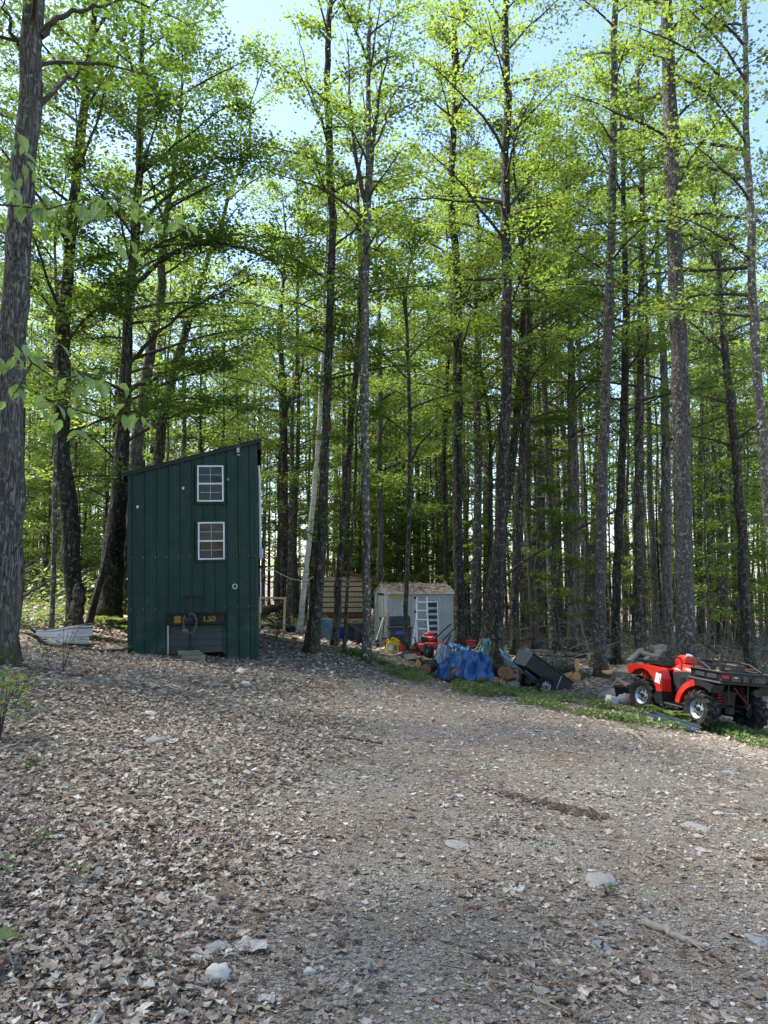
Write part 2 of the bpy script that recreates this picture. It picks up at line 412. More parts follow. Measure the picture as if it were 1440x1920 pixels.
def spray(g, wood, pos, limb, r, L, nsub, nleaf, sub_len, jit, out):
    """side twigs on a limb and leaf positions along them, in a flat layer"""
    n = len(limb); d = limb[-1] - limb[0]; d /= np.linalg.norm(d) + 1e-9
    side = np.cross(d, (0, 0, 1.)); side /= np.linalg.norm(side) + 1e-9
    for i in range(nsub):
        s = .22 + .78 * (i + g.random()) / nsub
        p0 = polyline_at(limb, [s])[0]
        sg = 1 if i % 2 else -1
        l = L * sub_len * (1.12 - .75 * s) * g.uniform(.7, 1.2)
        dv = d * g.uniform(.5, 1.0) + side * sg * g.uniform(.6, 1.1) + np.array((0, 0, g.normal(.12, .16)))
        dv /= np.linalg.norm(dv)
        p1 = p0 + dv * l * .5 + (0, 0, .03 * l); p2 = p0 + dv * l + (0, 0, g.normal(-.02, .05) * l)
        if wood is not None: wood.tube([p0, p1, p2], [max(.004, r * .35 * (1 - .6 * s)), .005, .003], 3, False)
        k = max(1, int(nleaf * g.uniform(.6, 1.3) * (.5 + l / (L * sub_len + 1e-6) * .5)))
        tt = g.random(k) ** .8
        q = p0 + (dv * l)[None] * tt[:, None] * 1.1
        q = q + np.stack([g.normal(0, jit, k), g.normal(0, jit, k), g.normal(0, jit * .38, k) - .02], -1)
        out.append(q)

def make_limb(g, p0, az, L, e0, e1, n=6):
    pts = [np.array(p0, float)]
    for i in range(n):
        u = (i + .5) / n; e = e0 + (e1 - e0) * u; a = az + g.normal(0, .10)
        az = a * .6 + az * .4
        pts.append(pts[-1] + np.array((cos(a) * cos(e), sin(a) * cos(e), sin(e) + g.normal(0, .05))) * L / n)
    return np.array(pts)

def grow(g, tp, tr, hb, nl, spread, nsub=9, nleaf=26, jit=.16, e_low=.15, e_high=.95, sub_len=.5, limbs=(), azs=None, tmpl=LT_KITE,
         lsize=.088, sides=12, lmul=3.1, bare_twigs=0, limb_r=.22, tilt=.45):
    """returns MBs: trunk, branches, crown"""
    tp = np.asarray(tp, float); tr = np.asarray(tr, float)
    T, B, Cw = MB(), MB(), MB()
    # refine trunk
    m = max(10, int(len(tp) * 3)); s = np.linspace(0, 1, m)
    L = np.r_[0, np.cumsum(np.linalg.norm(np.diff(tp, axis=0), axis=1))]; L /= L[-1]
    pts = np.stack([np.interp(s, L, tp[:, k]) for k in range(3)], -1); rr = np.interp(s, L, tr)
    pts[2:-1, :2] += g.normal(0, .12, (m - 3, 2)) * rr[2:-1, None]
    T.tube(pts, rr, sides, True, 0, .05, g)
    H0, H1 = tp[0, 2], tp[-1, 2]
    out = []
    zs = tp[:, 2]
    for i in range(nl):
        u = (i + g.random()) / nl
        z = H0 + hb + (H1 - .3 - H0 - hb) * u
        p0 = np.array([np.interp(z, zs, tp[:, 0]), np.interp(z, zs, tp[:, 1]), z]); r0 = np.interp(z, zs, tr)
        az = (i * 2.39996 + g.normal(0, .35)) if azs is None else g.uniform(*azs[i % len(azs)])
        Ll = spread * (.35 + .65 * sin(pi * min(1, .22 + .78 * u)) ** .8) * g.uniform(.65, 1.2)
        e0 = e_low + (e_high - e_low) * u + g.normal(0, .12)
        lb = make_limb(g, p0, az, Ll, e0 + .18, e0 * .45 - .05)
        r = min(r0 * .75, .012 + limb_r * .05 * Ll ** .9)
        B.tube(lb, np.linspace(r, .006, len(lb)), 5, False)
        spray(g, B, None, lb, r, Ll, nsub, nleaf * lmul, sub_len, jit, out)
    for lb, r, ns, nf in limbs:
        lb = np.asarray(lb, float); Ll = np.linalg.norm(np.diff(lb, axis=0), axis=1).sum()
        k = 4; s2 = np.linspace(0, 1, len(lb) * k); fine = polyline_at(lb, s2); fine[1:-1] += g.normal(0, .02, (len(fine) - 2, 3))
        B.tube(fine, np.linspace(r, .008, len(fine)), 6, False)
        spray(g, B, None, fine, r, Ll, ns, nf * lmul, sub_len * .8, jit, out)
    if out:
        q = np.concatenate(out); n = len(q)
        nz, d = rand_frames(g, n, tilt)
        leaves(Cw, tmpl, q, nz, d, lsize * g.uniform(.6, 1.25, n))
    return T, B, Cw

def merge(B, Cw):
    for f in Cw.Fc: B.Fc.append(f + B.n); B.M.append(1)
    B.V += Cw.V; B.n += Cw.n; return B
# ------------------------------------------------------------------ the trees one can tell apart (traced: photo points, width in photo px, depth)
def traced(name, label, cat, D, pts, bark, leaf, Htot=19.0, seed=0, hb=6.0, nl=20, spread=3.0, flare=1.45, lean=0.0, group=None, dz=-.12, limbs=(), **kw):
    g = np.random.default_rng(1000 + seed)
    tp = []; tr = []
    for i, (px, py, w) in enumerate(pts):
        if i == 0:
            b = gp(px, D, dz); tp.append(np.array(b)); tr.append(w * D / F / 2 * flare)
            z1 = P(*pts[1][:2], D)[2]
            p1 = P(px + (pts[1][0] - px) * .12, py, D); zz = b.z - dz + .35
            q = P(*pts[1][:2], D); f = min(.4, max(.06, (zz - b.z) / max(.5, q[2] - b.z)))
            tp.append(tp[0] + (q - tp[0]) * f); tr.append(w * D / F / 2)
        else:
            tp.append(P(px, py, D)); tr.append(w * D / F / 2)
    tp = np.array(tp); tr = np.array(tr)
    top = tp[-1]; H = Htot + tp[0, 2]
    if top[2] < H - 1:
        d = (tp[-1] - tp[-2]) / (tp[-1, 2] - tp[-2, 2]); n = 4
        for k in range(1, n + 1):
            z = top[2] + (H - top[2]) * k / n
            tp = np.vstack([tp, top + d * (z - top[2]) * .5 + (g.normal(0, .08), g.normal(0, .08), (z - top[2]) - d[2] * (z - top[2]) * .5)])
            tr = np.r_[tr, max(.015, tr[len(pts)] * (1 - .85 * k / n))]
    dy = lean * (tp[:, 2] - tp[0, 2]); tp[:, 1] += dy
    base = Vector(tp[0]) + Vector((0, 0, -dz))
    tp = tp - np.array(base)
    lm = [(np.asarray(l, float) - np.array(base), r, a, b) for l, r, a, b in limbs]
    T, B, Cw = grow(g, tp, tr, hb, nl, spread, limbs=lm, **kw)
    o = thing(name, label, cat, base, group=group)
    T.build('trunk', M[bark], o, True)
    if Cw.n: merge(B, Cw).build('crown', [M['twig'], M[leaf]], o)
    elif B.n: B.build('branches', M['twig'], o, True)
    return o
def PL(*pts):      # limb polyline from (px, py, D)
    return [P(*p) for p in pts]

SP = dict(hb=5.5, nl=22, spread=3.0)
traced('maple_tree', 'thick grey furrowed maple trunk cropped by the left edge of the picture', 'tree', 11.0,
       [(4,1245,66),(9,1060,60),(14,800,53),(24,600,50),(40,400,47),(54,200,43),(62,20,39)], 'bark_maple', 'leaf_green', 17, 1,
       hb=8.6, nl=16, spread=3.4, sides=18, nleaf=30, azs=[(.2, 1.6), (2.0, 3.6), (4.2, 5.6), (.6, 1.4)], tmpl=LT_LOBE,
       limbs=[(PL((76,68,11),(100,42,11.1),(140,22,11.3),(190,14,11.6),(245,-8,12)), .055, 5, 12), (PL((36,85,11),(20,50,10.9),(5,-10,10.6)), .04, 4, 10),
              (PL((66,205,11),(105,165,11.3),(150,130,11.8),(190,95,12.2)), .045, 6, 16)])
traced('maple_tree', 'dark maple with dense low foliage behind the leaning metal sheet', 'tree', 17.2,
       [(147,1172,30),(134,1000,33),(120,870,30),(117,700,27),(120,600,24),(136,400,20),(158,200,16),(178,20,12)], 'bark_dark', 'leaf_green', 17, 2,
       hb=4.4, nl=26, spread=3.3, sides=14, nleaf=34, e_low=.05, tmpl=LT_LOBE, azs=[(-.9, .5), (-2.6, -1.2), (1.2, 2.6), (2.6, 3.7)])
traced('maple_tree', 'slim grey stem just left of the dark maple behind the metal sheet', 'tree', 17.0,
       [(102,1176,9),(103,1000,9),(105,850,8),(104,700,8),(108,560,7)], 'bark_lichen', 'leaf_green', 11, 3, hb=3.5, nl=14, spread=2.0, nleaf=24)
traced('maple_tree', 'leaning dark stem rising from beside the right end of the metal sheet', 'tree', 17.6,
       [(167,1172,14),(182,1110,13),(197,1060,13),(214,980,12),(226,860,12),(236,700,11),(243,560,10)], 'bark_dark', 'leaf_green', 13, 4, hb=6, nl=14, spread=2.4, nleaf=28)
traced('tree_stump', 'broad dead stump with rounded top behind the metal sheet', 'stump', 16.9,
       [(143,1174,26),(147,1130,25),(150,1100,21),(150,1093,11)], 'bark_dark', 'leaf_green', 1.0, 5, nl=0, flare=1.3)
traced('maple_tree', 'big forked maple left of the green tower with long limbs over its roof', 'tree', 19.0,
       [(206,1150,46),(212,1050,40),(222,950,33),(231,800,25),(238,650,20),(245,520,17),(257,420,16),(262,250,13),(266,60,10)], 'bark_dark', 'leaf_green', 18, 6,
       hb=4.2, nl=26, spread=3.6, sides=14, nleaf=34, e_low=.08, azs=[(-.7, .6), (-2.2, -1.0), (-.4, .7), (2.4, 3.8)], tmpl=LT_LOBE,
       limbs=[(PL((243,548,19),(270,515,18.8),(300,490,18.5),(350,465,18.2),(400,452,17.9),(465,466,17.6),(520,495,17.3)), .075, 16, 40),
              (PL((300,490,18.5),(380,450,18.2),(450,440,18),(540,446,17.8),(600,440,17.6)), .03, 12, 30),
              (PL((250,430,19),(320,360,18.6),(400,298,18.3),(500,302,18)), .06, 14, 44),
              (PL((256,330,19),(310,290,18.5),(400,215,18),(455,185,17.6)), .05, 14, 40),
              (PL((236,690,19),(300,620,18.6),(350,580,18.4),(430,540,18),(500,515,17.6)), .06, 12, 26),
              (PL((230,740,19),(330,690,18.2),(400,672,18),(490,626,17.5)), .055, 14, 34),
              (PL((228,790,19),(280,760,18),(360,745,17.4),(470,770,17)), .04, 14, 44),
              (PL((240,600,19),(180,560,18.5),(110,540,18)), .045, 10, 36)])
traced('maple_tree', 'wide grey trunk close against the left wall of the green tower', 'tree', 20.5,
       [(236,1140,38),(238,1050,34),(246,930,30),(262,800,24),(275,700,20),(300,560,17)], 'bark_maple', 'leaf_mid', 16, 7, hb=6, nl=16, spread=3.0, nleaf=26)
traced('maple_tree', 'tree leaning right behind the tower roof with bare arching limbs', 'tree', 22.5,
       [(290,1160,22),(295,900,20),(303,790,19),(330,680,16),(358,590,14),(380,520,12),(392,478,10),(412,440,8)], 'bark_dark', 'leaf_mid', 17, 8, hb=8, nl=16, spread=3.0, nleaf=20,
       limbs=[(PL((370,562,22.5),(400,590,22),(440,615,21.5),(500,655,21)), .03, 8, 14), (PL((372,560,22.5),(440,565,22),(520,580,21.5),(570,610,21)), .035, 9, 14),
              (PL((365,580,22.5),(420,530,22.5),(480,490,22),(600,470,21.5)), .03, 9, 12)])
traced('maple_tree', 'dark twin based trunk standing in front of the slatted wood shed', 'tree', 18.0,
       [(586,1225,25),(593,1150,22),(601,1050,17),(608,900,16),(613,750,15.5),(619,600,15),(621,500,15),(624,420,14),(618,300,14.5),(613,150,12.5),(617,20,11)], 'bark_dark', 'leaf_mid', 17, 9,
       hb=6.5, nl=18, spread=2.6, nleaf=20, limbs=[(PL((612,250,18),(590,190,18),(570,110,18.2),(555,40,18.4)), .03, 6, 14), (PL((618,40,18),(640,10,18),(665,-30,18)), .03, 4, 8)])
traced('maple_tree', 'second stem of the twin based trunk with a pale streak', 'tree', 18.15,
       [(574,1222,13),(586,1150,12),(597,1050,10),(604,960,9)], 'bark_lichen', 'leaf_mid', 3.6, 10, nl=3, hb=2.5, spread=.6, nleaf=4)
traced('maple_tree', 'dark leaning trunk in front of the blue barrel', 'tree', 19.5,
       [(628,1211,15),(634,1120,13.5),(639,1040,13),(650,900,12.5),(660,780,12.5),(668,700,12),(674,600,11),(676,520,10)], 'bark_dark', 'leaf_lime', 15, 11, hb=7, nl=14, spread=2.2, nleaf=18)
traced('maple_sapling', 'thin sapling stem between the blue barrel and the black bin', 'tree', 18.6,
       [(645,1221,6.5),(648,1160,6),(652,1090,6),(659,1020,5.5),(664,940,5),(668,860,4.5)], 'bark_dark', 'leaf_lime', 8.5, 12, hb=4.5, nl=10, spread=1.4, nleaf=18)
traced('maple_tree', 'pale lichen spotted trunk beside the grey shed door', 'tree', 17.0,
       [(688,1241,17),(689,1150,15.5),(688,1040,15),(684,800,16.5),(683,600,16.5),(687,420,15),(692,330,13),(690,200,9),(692,60,8)], 'bark_lichen', 'leaf_mid', 16, 13,
       hb=8, nl=16, spread=2.6, nleaf=16, limbs=[(PL((688,400,17),(668,300,17),(655,180,17.1),(650,60,17.2)), .06, 10, 12), (PL((692,340,17),(705,220,17),(722,120,16.9),(740,30,16.8)), .06, 10, 12),
                (PL((690,300,17),(715,250,16.6),(740,170,16.3),(790,130,16)), .03, 8, 12), (PL((690,330,17),(650,350,17.4),(625,300,17.6)), .025, 6, 10)])
traced('birch_tree', 'white barked leaning birch left of the slatted wood shed', 'tree', 24.0,
       [(562,1165,11),(570,1100,10.5),(578,1030,10),(586,960,9.5),(592,880,8.5),(598,800,8),(603,700,7),(608,600,6)], 'bark_birch', 'leaf_lime', 15, 14, hb=8, nl=12, spread=2.0, nleaf=18)
traced('maple_sapling', 'thin crooked dark sapling in front of the grey shed', 'tree', 19.5,
       [(763,1225,9),(760,1140,9),(763,1090,8),(766,1000,8),(769,850,7.5),(766,700,7),(763,620,6.5),(760,560,6),(768,490,4.5),(780,430,4)], 'bark_dark', 'leaf_lime', 10.5, 15, hb=3.8, nl=16, spread=2.2, nleaf=22,
       limbs=[(PL((763,600,19.5),(740,500,19.5),(728,440,19.4)), .02, 5, 14), (PL((768,640,19.5),(800,610,19.3),(850,560,19)), .015, 6, 16)])
traced('maple_tree', 'straight black trunk at the right end of the grey shed', 'tree', 22.0,
       [(861,1212,21),(860,1100,19),(858,950,18),(857,800,19),(858,650,18),(858,550,16),(852,450,14),(846,390,13),(851,250,11.5),(856,100,11),(849,20,10)], 'bark_dark', 'leaf_lime', 19, 16, hb=7, nl=24, spread=3.0, nleaf=24,
       limbs=[(PL((857,110,22),(830,60,22),(800,20,22)), .04, 6, 14), (PL((860,150,22),(885,90,22),(905,40,22)), .05, 6, 14)])
traced('maple_tree', 'tall dark trunk rising behind the blue tarp and cart drawbar', 'tree', 19.3,
       [(929,1262,24),(933,1130,21),(938,1000,21),(944,850,22),(950,700,21),(950,550,19),(948,400,17.5),(948,300,16),(952,200,15.5),(948,100,14.5),(946,20,13)], 'bark_dark', 'leaf_lime', 19, 17, hb=8, nl=24, spread=3.2, nleaf=22, sides=14,
       limbs=[(PL((940,380,19.3),(880,376,19),(790,372,18.6),(740,376,18.2),(700,395,18)), .04, 9, 10), (PL((952,390,19.3),(1000,330,19),(1040,250,18.6)), .035, 9, 20)])
traced('maple_tree', 'leaning trunk forking from the group right of the tall dark trunk', 'tree', 23.5,
       [(905,1200,22),(918,1110,18),(938,1000,16),(955,920,15),(968,800,15),(976,700,14),(982,600,13),(988,500,9)], 'bark_dark', 'leaf_lime', 14, 18, hb=7, nl=16, spread=2.8, nleaf=24)
traced('maple_tree', 'dark trunk just behind the raised front of the dump cart', 'tree', 22.0,
       [(962,1215,17),(966,1100,16),(972,960,16),(982,830,16),(990,700,15),(992,600,13),(988,520,9),(975,400,7)], 'bark_dark', 'leaf_lime', 16, 19, hb=6.5, nl=18, spread=3.0, nleaf=24)
traced('maple_tree', 'mossy footed grey trunk behind the green tarp', 'tree', 24.0,
       [(890,1196,19),(893,1100,16),(896,950,15),(896,800,14),(894,650,12),(894,500,10)], 'bark_lichen', 'leaf_lime', 17, 20, hb=6.5, nl=18, spread=2.8, nleaf=24)
traced('pine_tree', 'lichen flecked pine behind the log pile beside the mossy stump', 'tree', 26.0,
       [(1036,1225,15),(1033,1100,14),(1030,950,12.5),(1025,800,11.5),(1020,700,11),(1018,550,9)], 'bark_lichen', 'leaf_lime', 19, 21, hb=8, nl=18, spread=2.8, nleaf=22)
traced('maple_tree', 'grey trunk left of the big straight pine at the cart tail', 'tree', 26.0,
       [(1084,1228,16),(1082,1100,15),(1080,950,14.5),(1076,800,13.5),(1071,700,13),(1070,600,12),(1068,400,9)], 'bark_maple', 'leaf_lime', 19, 22, hb=7, nl=20, spread=3.0, nleaf=24)
traced('pine_tree', 'straight grey pine standing in green weeds right of the dump cart', 'tree', 18.5,
       [(1121,1266,23),(1123,1120,21),(1126,1000,21),(1131,850,20),(1137,720,17.5),(1140,600,17.5),(1148,400,15),(1151,200,13.5),(1152,20,11.5)], 'bark_pine', 'leaf_lime', 21, 23, hb=8.5, nl=20, spread=2.2, nleaf=14, sides=16)
traced('maple_tree', 'dark trunk between the grey pine and the pallet boards', 'tree', 21.5,
       [(1149,1250,18),(1154,1150,16),(1160,1000,15),(1166,850,14),(1171,720,13.5),(1172,600,12),(1171,450,10),(1168,300,8)], 'bark_dark', 'leaf_lime', 18, 24, hb=7, nl=20, spread=2.8, nleaf=22)
traced('maple_tree', 'black trunk rising behind the pallet boards left of the quad bike', 'tree', 21.0,
       [(1196,1255,18),(1197,1150,17.5),(1198,1000,18),(1199,850,17),(1201,720,14),(1202,600,12),(1205,400,10),(1204,200,8)], 'bark_dark', 'leaf_lime', 19, 25, hb=7, nl=22, spread=3.0, nleaf=22,
       limbs=[(PL((1202,345,21),(1180,352,20.6),(1160,360,20.3)), .05, 4, 8)])
traced('pine_tree', 'largest straight pine trunk directly behind the red quad bike', 'tree', 16.3,
       [(1286,1280,38),(1285,1200,34.5),(1281,1000,32.5),(1279,800,32.5),(1272,650,30),(1266,500,28),(1260,300,27.5),(1255,150,25),(1252,10,21)], 'bark_pine', 'leaf_mid', 22, 26, hb=9.5, nl=20, spread=2.6, nleaf=14, sides=20,
       limbs=[(PL((1276,440,16.3),(1320,448,16),(1370,465,15.6),(1400,490,15.3)), .035, 8, 8), (PL((1262,140,16.3),(1300,155,16),(1350,190,15.6)), .03, 8, 12), (PL((1258,120,16.3),(1215,95,16),(1190,80,15.8)), .02, 6, 10)])
traced('maple_tree', 'pale mottled trunk along the right edge of the picture', 'tree', 15.5,
       [(1462,1270,22),(1452,1100,19),(1440,950,18),(1427,800,17.5),(1420,700,17),(1413,600,16),(1409,500,15),(1407,400,14),(1399,250,12),(1397,20,9)], 'bark_lichen', 'leaf_mid', 17, 27, hb=8, nl=18, spread=3.0, nleaf=20,
       azs=[(1.8, 3.6), (.6, 2.4), (2.4, 4.0)])
traced('maple_tree', 'dark trunk behind the cargo box of the quad bike', 'tree', 23.0,
       [(1402,1262,21),(1397,1150,19),(1390,1000,17),(1382,880,15.5),(1370,750,15),(1362,680,14),(1350,560,11),(1343,450,8)], 'bark_dark', 'leaf_lime', 17, 28, hb=6, nl=20, spread=3.0, nleaf=24)
traced('maple_tree', 'grey trunk seen just left of the largest pine', 'tree', 25.0,
       [(1250,1245,17),(1250,1100,18),(1249,950,18),(1247,800,16),(1245,700,14),(1238,550,11)], 'bark_maple', 'leaf_lime', 18, 29, hb=7, nl=20, spread=3.0, nleaf=24)
traced('maple_tree', 'trunk with a forked crown right of the green tower wall', 'tree', 27.0,
       [(535,1150,17),(534,1000,14),(533,850,13),(534,760,12),(531,700,10)], 'bark_dark', 'leaf_lime', 16, 30, hb=6, nl=18, spread=3.0, nleaf=22,
       limbs=[(PL((536,770,27),(553,730,27),(565,700,27),(572,640,27)), .07, 6, 16)])
traced('maple_tree', 'mossy green stem behind the empty wooden frame', 'tree', 25.5,
       [(541,1160,10),(543,1080,9),(545,1000,8.5),(548,900,8)], 'bark_lichen', 'leaf_lime', 13, 31, hb=3.4, nl=18, spread=1.9, nleaf=20)
traced('maple_tree', 'grey trunk rising behind the roof of the grey shed', 'tree', 28.0,
       [(712,1190,12),(713,1000,11.5),(712,850,10.5),(712,700,9.5),(710,600,9)], 'bark_maple', 'leaf_lime', 17, 32, hb=6, nl=20, spread=3.0, nleaf=22)
traced('maple_tree', 'dark curving stem left of the straight black trunk by the shed', 'tree', 25.0,
       [(838,1200,10),(836,1000,9),(832,850,9),(838,700,8)], 'bark_dark', 'leaf_lime', 15, 33, hb=6, nl=16, spread=2.4, nleaf=22)
traced('maple_sapling', 'wavy thin stem between the two dark trunks over the tarps', 'tree', 24.0,
       [(912,1195,9),(920,1000,8),(920,850,7.5),(917,770,7),(900,690,6.5),(897,600,6),(899,500,5)], 'bark_dark', 'leaf_lime', 13, 34, hb=5, nl=16, spread=2.2, nleaf=22)
# ------------------------------------------------------------------ trees of the woods behind (shared meshes, every tree its own thing)
def variant(seed, H, r, hb, nl, spread, **kw):
    g = np.random.default_rng(seed)
    n = 9; z = np.linspace(-.15, H, n); tp = np.zeros((n, 3)); tp[:, 2] = z
    tp[1:, :2] = np.cumsum(g.normal(0, .07, (n - 1, 2)), 0) + np.outer(z[1:], g.normal(0, .010, 2))
    tr = r * (1 - .82 * np.linspace(0, 1, n) ** 1.1); tr[0] *= 1.4
    return [b for b in grow(g, tp, tr, hb, nl, spread, sides=8, **kw)]
def dead_branches(B, g, z0, z1, n, L, tr):
    for i in range(n):
        z = g.uniform(z0, z1); a = g.uniform(0, 2 * pi); l = L * g.uniform(.3, 1)
        p = np.array((0, 0, z)); d = np.array((cos(a), sin(a), g.uniform(-.25, .15)))
        q = [p, p + d * l * .5 + (0, 0, .02), p + d * l + (0, 0, g.uniform(-.25, .05) * l)]
        B.tube(q, [.014, .009, .004], 4, False)
        for k in range(3):
            s = g.uniform(.3, .95); p0 = polyline_at(np.array(q), [s])[0]; d2 = d + g.normal(0, .6, 3) * (1, 1, .5)
            B.tube([p0, p0 + d2 * l * .3], [.006, .003], 3, False)
VAR = []
for i in range(6):      # leafy hardwoods
    H = [17, 19, 21, 16, 20, 18][i]; r = [.09, .12, .14, .07, .11, .10][i]
    T, B, Cw = variant(50 + i, H, r, [6, 7, 8, 5, 7.5, 6.5][i], 24, 2.9, nsub=8, nleaf=30, tmpl=LT_KITE, lsize=.125, jit=.24, lmul=1.05)
    dead_branches(B, np.random.default_rng(i), 2, 7, 9, 1.4, r)
    VAR.append(('hardwood', T.mesh('trunk', M[['bark_dark', 'bark_maple', 'bark_lichen'][i % 3]], True), merge(B, Cw).mesh('crown', [M['twig'], M['leaf_lime']])))
for i in range(3):      # pines: dead lower whorls, sparse top
    H = [21, 23, 20][i]; r = [.12, .15, .10][i]
    T, B, Cw = variant(80 + i, H, r, 12, 20, 1.9, nsub=7, nleaf=40, tmpl=LT_KITE, lsize=.12, jit=.16, tilt=.9, lmul=1.0)
    dead_branches(B, np.random.default_rng(30 + i), 1.5, 12, 34, 1.9, r)
    VAR.append(('pine', T.mesh('trunk', M['bark_pine'], True), merge(B, Cw).mesh('crown', [M['dead_twig'], M['needle']])))
for i in range(4):      # saplings
    H = [6, 7.5, 5, 9][i]
    T, B, Cw = variant(90 + i, H, .03 + .004 * i, 1.2, 16, 1.5, nsub=6, nleaf=16, tmpl=LT_LOBE, lsize=.10, jit=.14, e_low=.1, e_high=.7)
    VAR.append(('sapling', T.mesh('trunk', M['bark_dark'], True), merge(B, Cw).mesh('crown', [M['twig'], M[['leaf_lime', 'leaf_mid', 'leaf_lime', 'leaf_lime'][i]]])))
for i in range(4):      # understory maples with flat leafy layers
    H = [9, 11, 12.5, 10][i]
    T, B, Cw = variant(120 + i, H, .05 + .006 * i, 1.8, 20, 2.9, nsub=9, nleaf=24, tmpl=LT_KITE, lsize=.13, jit=.2, lmul=1.15, e_low=.05, e_high=.8)
    VAR.append(('understory', T.mesh('trunk', M['bark_dark'], True), merge(B, Cw).mesh('crown', [M['twig'], M[['leaf_lime', 'leaf_lime', 'leaf_mid', 'leaf_lime'][i]]])))
for i in range(4):      # thin crowded poles with hardly any crown
    H = [12, 14, 16, 13][i]
    T, B, Cw = variant(150 + i, H, .045 + .008 * i, 7, 12, 1.2, nsub=5, nleaf=12, tmpl=LT_KITE, lsize=.12, jit=.18, lmul=1.0)
    dead_branches(B, np.random.default_rng(60 + i), 1.5, 9, 16, 1.0, .05)
    VAR.append(('pole', T.mesh('trunk', M[['bark_maple', 'bark_dark', 'bark_pine', 'bark_lichen'][i]], True), merge(B, Cw).mesh('crown', [M['dead_twig'], M['leaf_lime']])))
LAB = {'pole': ('thin_tree', 'thin bare pole like tree crowded between larger trunks in the woods', 'thin pole trees crowded in the woods'),
       'understory': ('understory_maple', 'young maple with flat layers of fresh leaves under the tall trees', 'young maples under the tall trees'),
       'hardwood': ('hardwood_tree', 'slender leafy hardwood in the crowded woods beyond the clearing', 'hardwoods crowding the woods beyond the clearing'),
       'pine': ('pine_tree', 'grey pine with dead lower branches in the woods beyond the clearing', 'pines with dead lower branches in the woods'),
       'sapling': ('leafy_sapling', 'thin sapling with sparse yellow green leaves under the taller trees', 'saplings under the taller trees')}
def place(vi, x, y, rz, sc):
    k, T, Cw = VAR[vi]; nm, lb, gr = LAB[k]
    o = thing(nm, lb, 'tree', (x, y, float(gz(x, y))), (0, 0, rz), gr)
    g = random.uniform(.9, 1.1)
    o.scale = (sc, sc, sc * g)
    o.rotation_euler = (random.gauss(0, .018), random.gauss(0, .018), rz)
    link('trunk', T, o); link('crown', Cw, o)
    return o
BLOCK = [(-4.0, 19, 4.5), (-3.2, 27, 3.4), (-.2, 27.5, 3.2), (1.2, 25, 2.6), (2.5, 20, 2.8)]     # keep clear of the buildings
pts = []
def scatter(n, y0, y1, dmin, pick, tries=9000, xf=.60, scl=(.85, 1.15), low=False):
    c = 0
    for _ in range(tries):
        if c >= n: break
        y = y0 + (y1 - y0) * random.random() ** .8; u = random.uniform(-xf, xf); x = u * y
        if any((x - a) ** 2 + (y - b) ** 2 < r * r for a, b, r in BLOCK): continue
        if u < 0 and random.random() < .25: continue
        if low and u > .12 and random.random() < .75: continue
        if any((x - a) ** 2 + (y - b) ** 2 < dmin * dmin for a, b in pts): continue
        pts.append((x, y)); c += 1
        place(pick(u, y), x, y, random.uniform(0, 6.28), random.uniform(*scl))
def pick_tree(u, y):
    if random.random() < (.68 if .1 < u < .42 else (.45 if u > .08 else .15)): return random.choice((6, 7, 8))
    return random.choice((0, 1, 2, 3, 4, 5))
scatter(170, 24, 64, 1.1, pick_tree)
scatter(150, 23, 58, .5, lambda u, y: random.choice((17, 18, 19, 20)))
def pick_und(u, y): return random.choice((13, 14, 15, 16))
scatter(58, 23.5, 55, 1.5, pick_und, low=True)
def pick_sap(u, y): return random.choice((9, 10, 11, 12))
scatter(70, 22, 45, .8, pick_sap, scl=(.7, 1.2), low=True)

# the woods go on to the left of the clearing and, thinner, behind the camera
_gl = np.random.default_rng(44); _pl = []  # unseen left trees, added so their crowns shade the clearing
for _ in range(4000):
    if len(_pl) >= 36: break
    _x, _y = _gl.uniform(-26, -6.5), _gl.uniform(-7, 17)
    if _x > -.62 * _y - 2.2 or (_y < 3 and _x > -8): continue
    if any((_x - a) ** 2 + (_y - b) ** 2 < 4.0 for a, b in _pl): continue
    _pl.append((_x, _y)); place(int(_gl.choice((0, 1, 2, 4, 5, 13, 14, 15, 16, 16))), _x, _y, _gl.uniform(0, 6.28), _gl.uniform(1.0, 1.3))
for _x, _y, _v in ((-9, -19, 0), (-5, -22, 13), (-1.5, -20, 2), (2.5, -23, 4), (6, -20, 1), (10, -22, 5), (-12, -24, 3), (14, -25, 2), (-3, -26, 14), (4.5, -27, 15)): place(_v, _x, _y, _x, 1.0)
# far woods: one mass nobody could count
def far_woods():
    g = np.random.default_rng(5); mb = MB()
    n = 520; y = g.uniform(60, 118, n); x = g.uniform(-.62, .62, n) * y
    for i in range(n):
        z = float(gz(x[i], y[i])); h = g.uniform(13, 19); dx = g.normal(0, .3)
        mb.tube([(x[i], y[i], z - .2), (x[i] + dx, y[i], z + h)], [g.uniform(.09, .17), .03], 5, False, 0)
    m = 46000; yy = g.uniform(60, 118, m); xx = g.uniform(-.62, .62, m) * yy
    base = gz(xx, yy); hh = 3.5 + 14 * g.random(m) ** .75
    gapn = np.sin(xx * .35 + 1) * np.sin(yy * .22 + hh * .3) + g.normal(0, .5, m); keep = (gapn > -.5) & ~((xx / yy > .10) & (hh < 14) & (g.random(m) < .88))
    pos = np.stack([xx, yy, base + hh], -1)[keep]; k = len(pos)
    nz, d = rand_frames(g, k, .5)
    leaves(mb, LT_KITE, pos, nz, d, g.uniform(.22, .5, k), 1)
    return tag(mb.build('far_woods', [M['bark_dark'], M['leaf_mid']]), 'hazy mass of distant green woods behind the trunks', None, None, 'stuff')
far_woods()

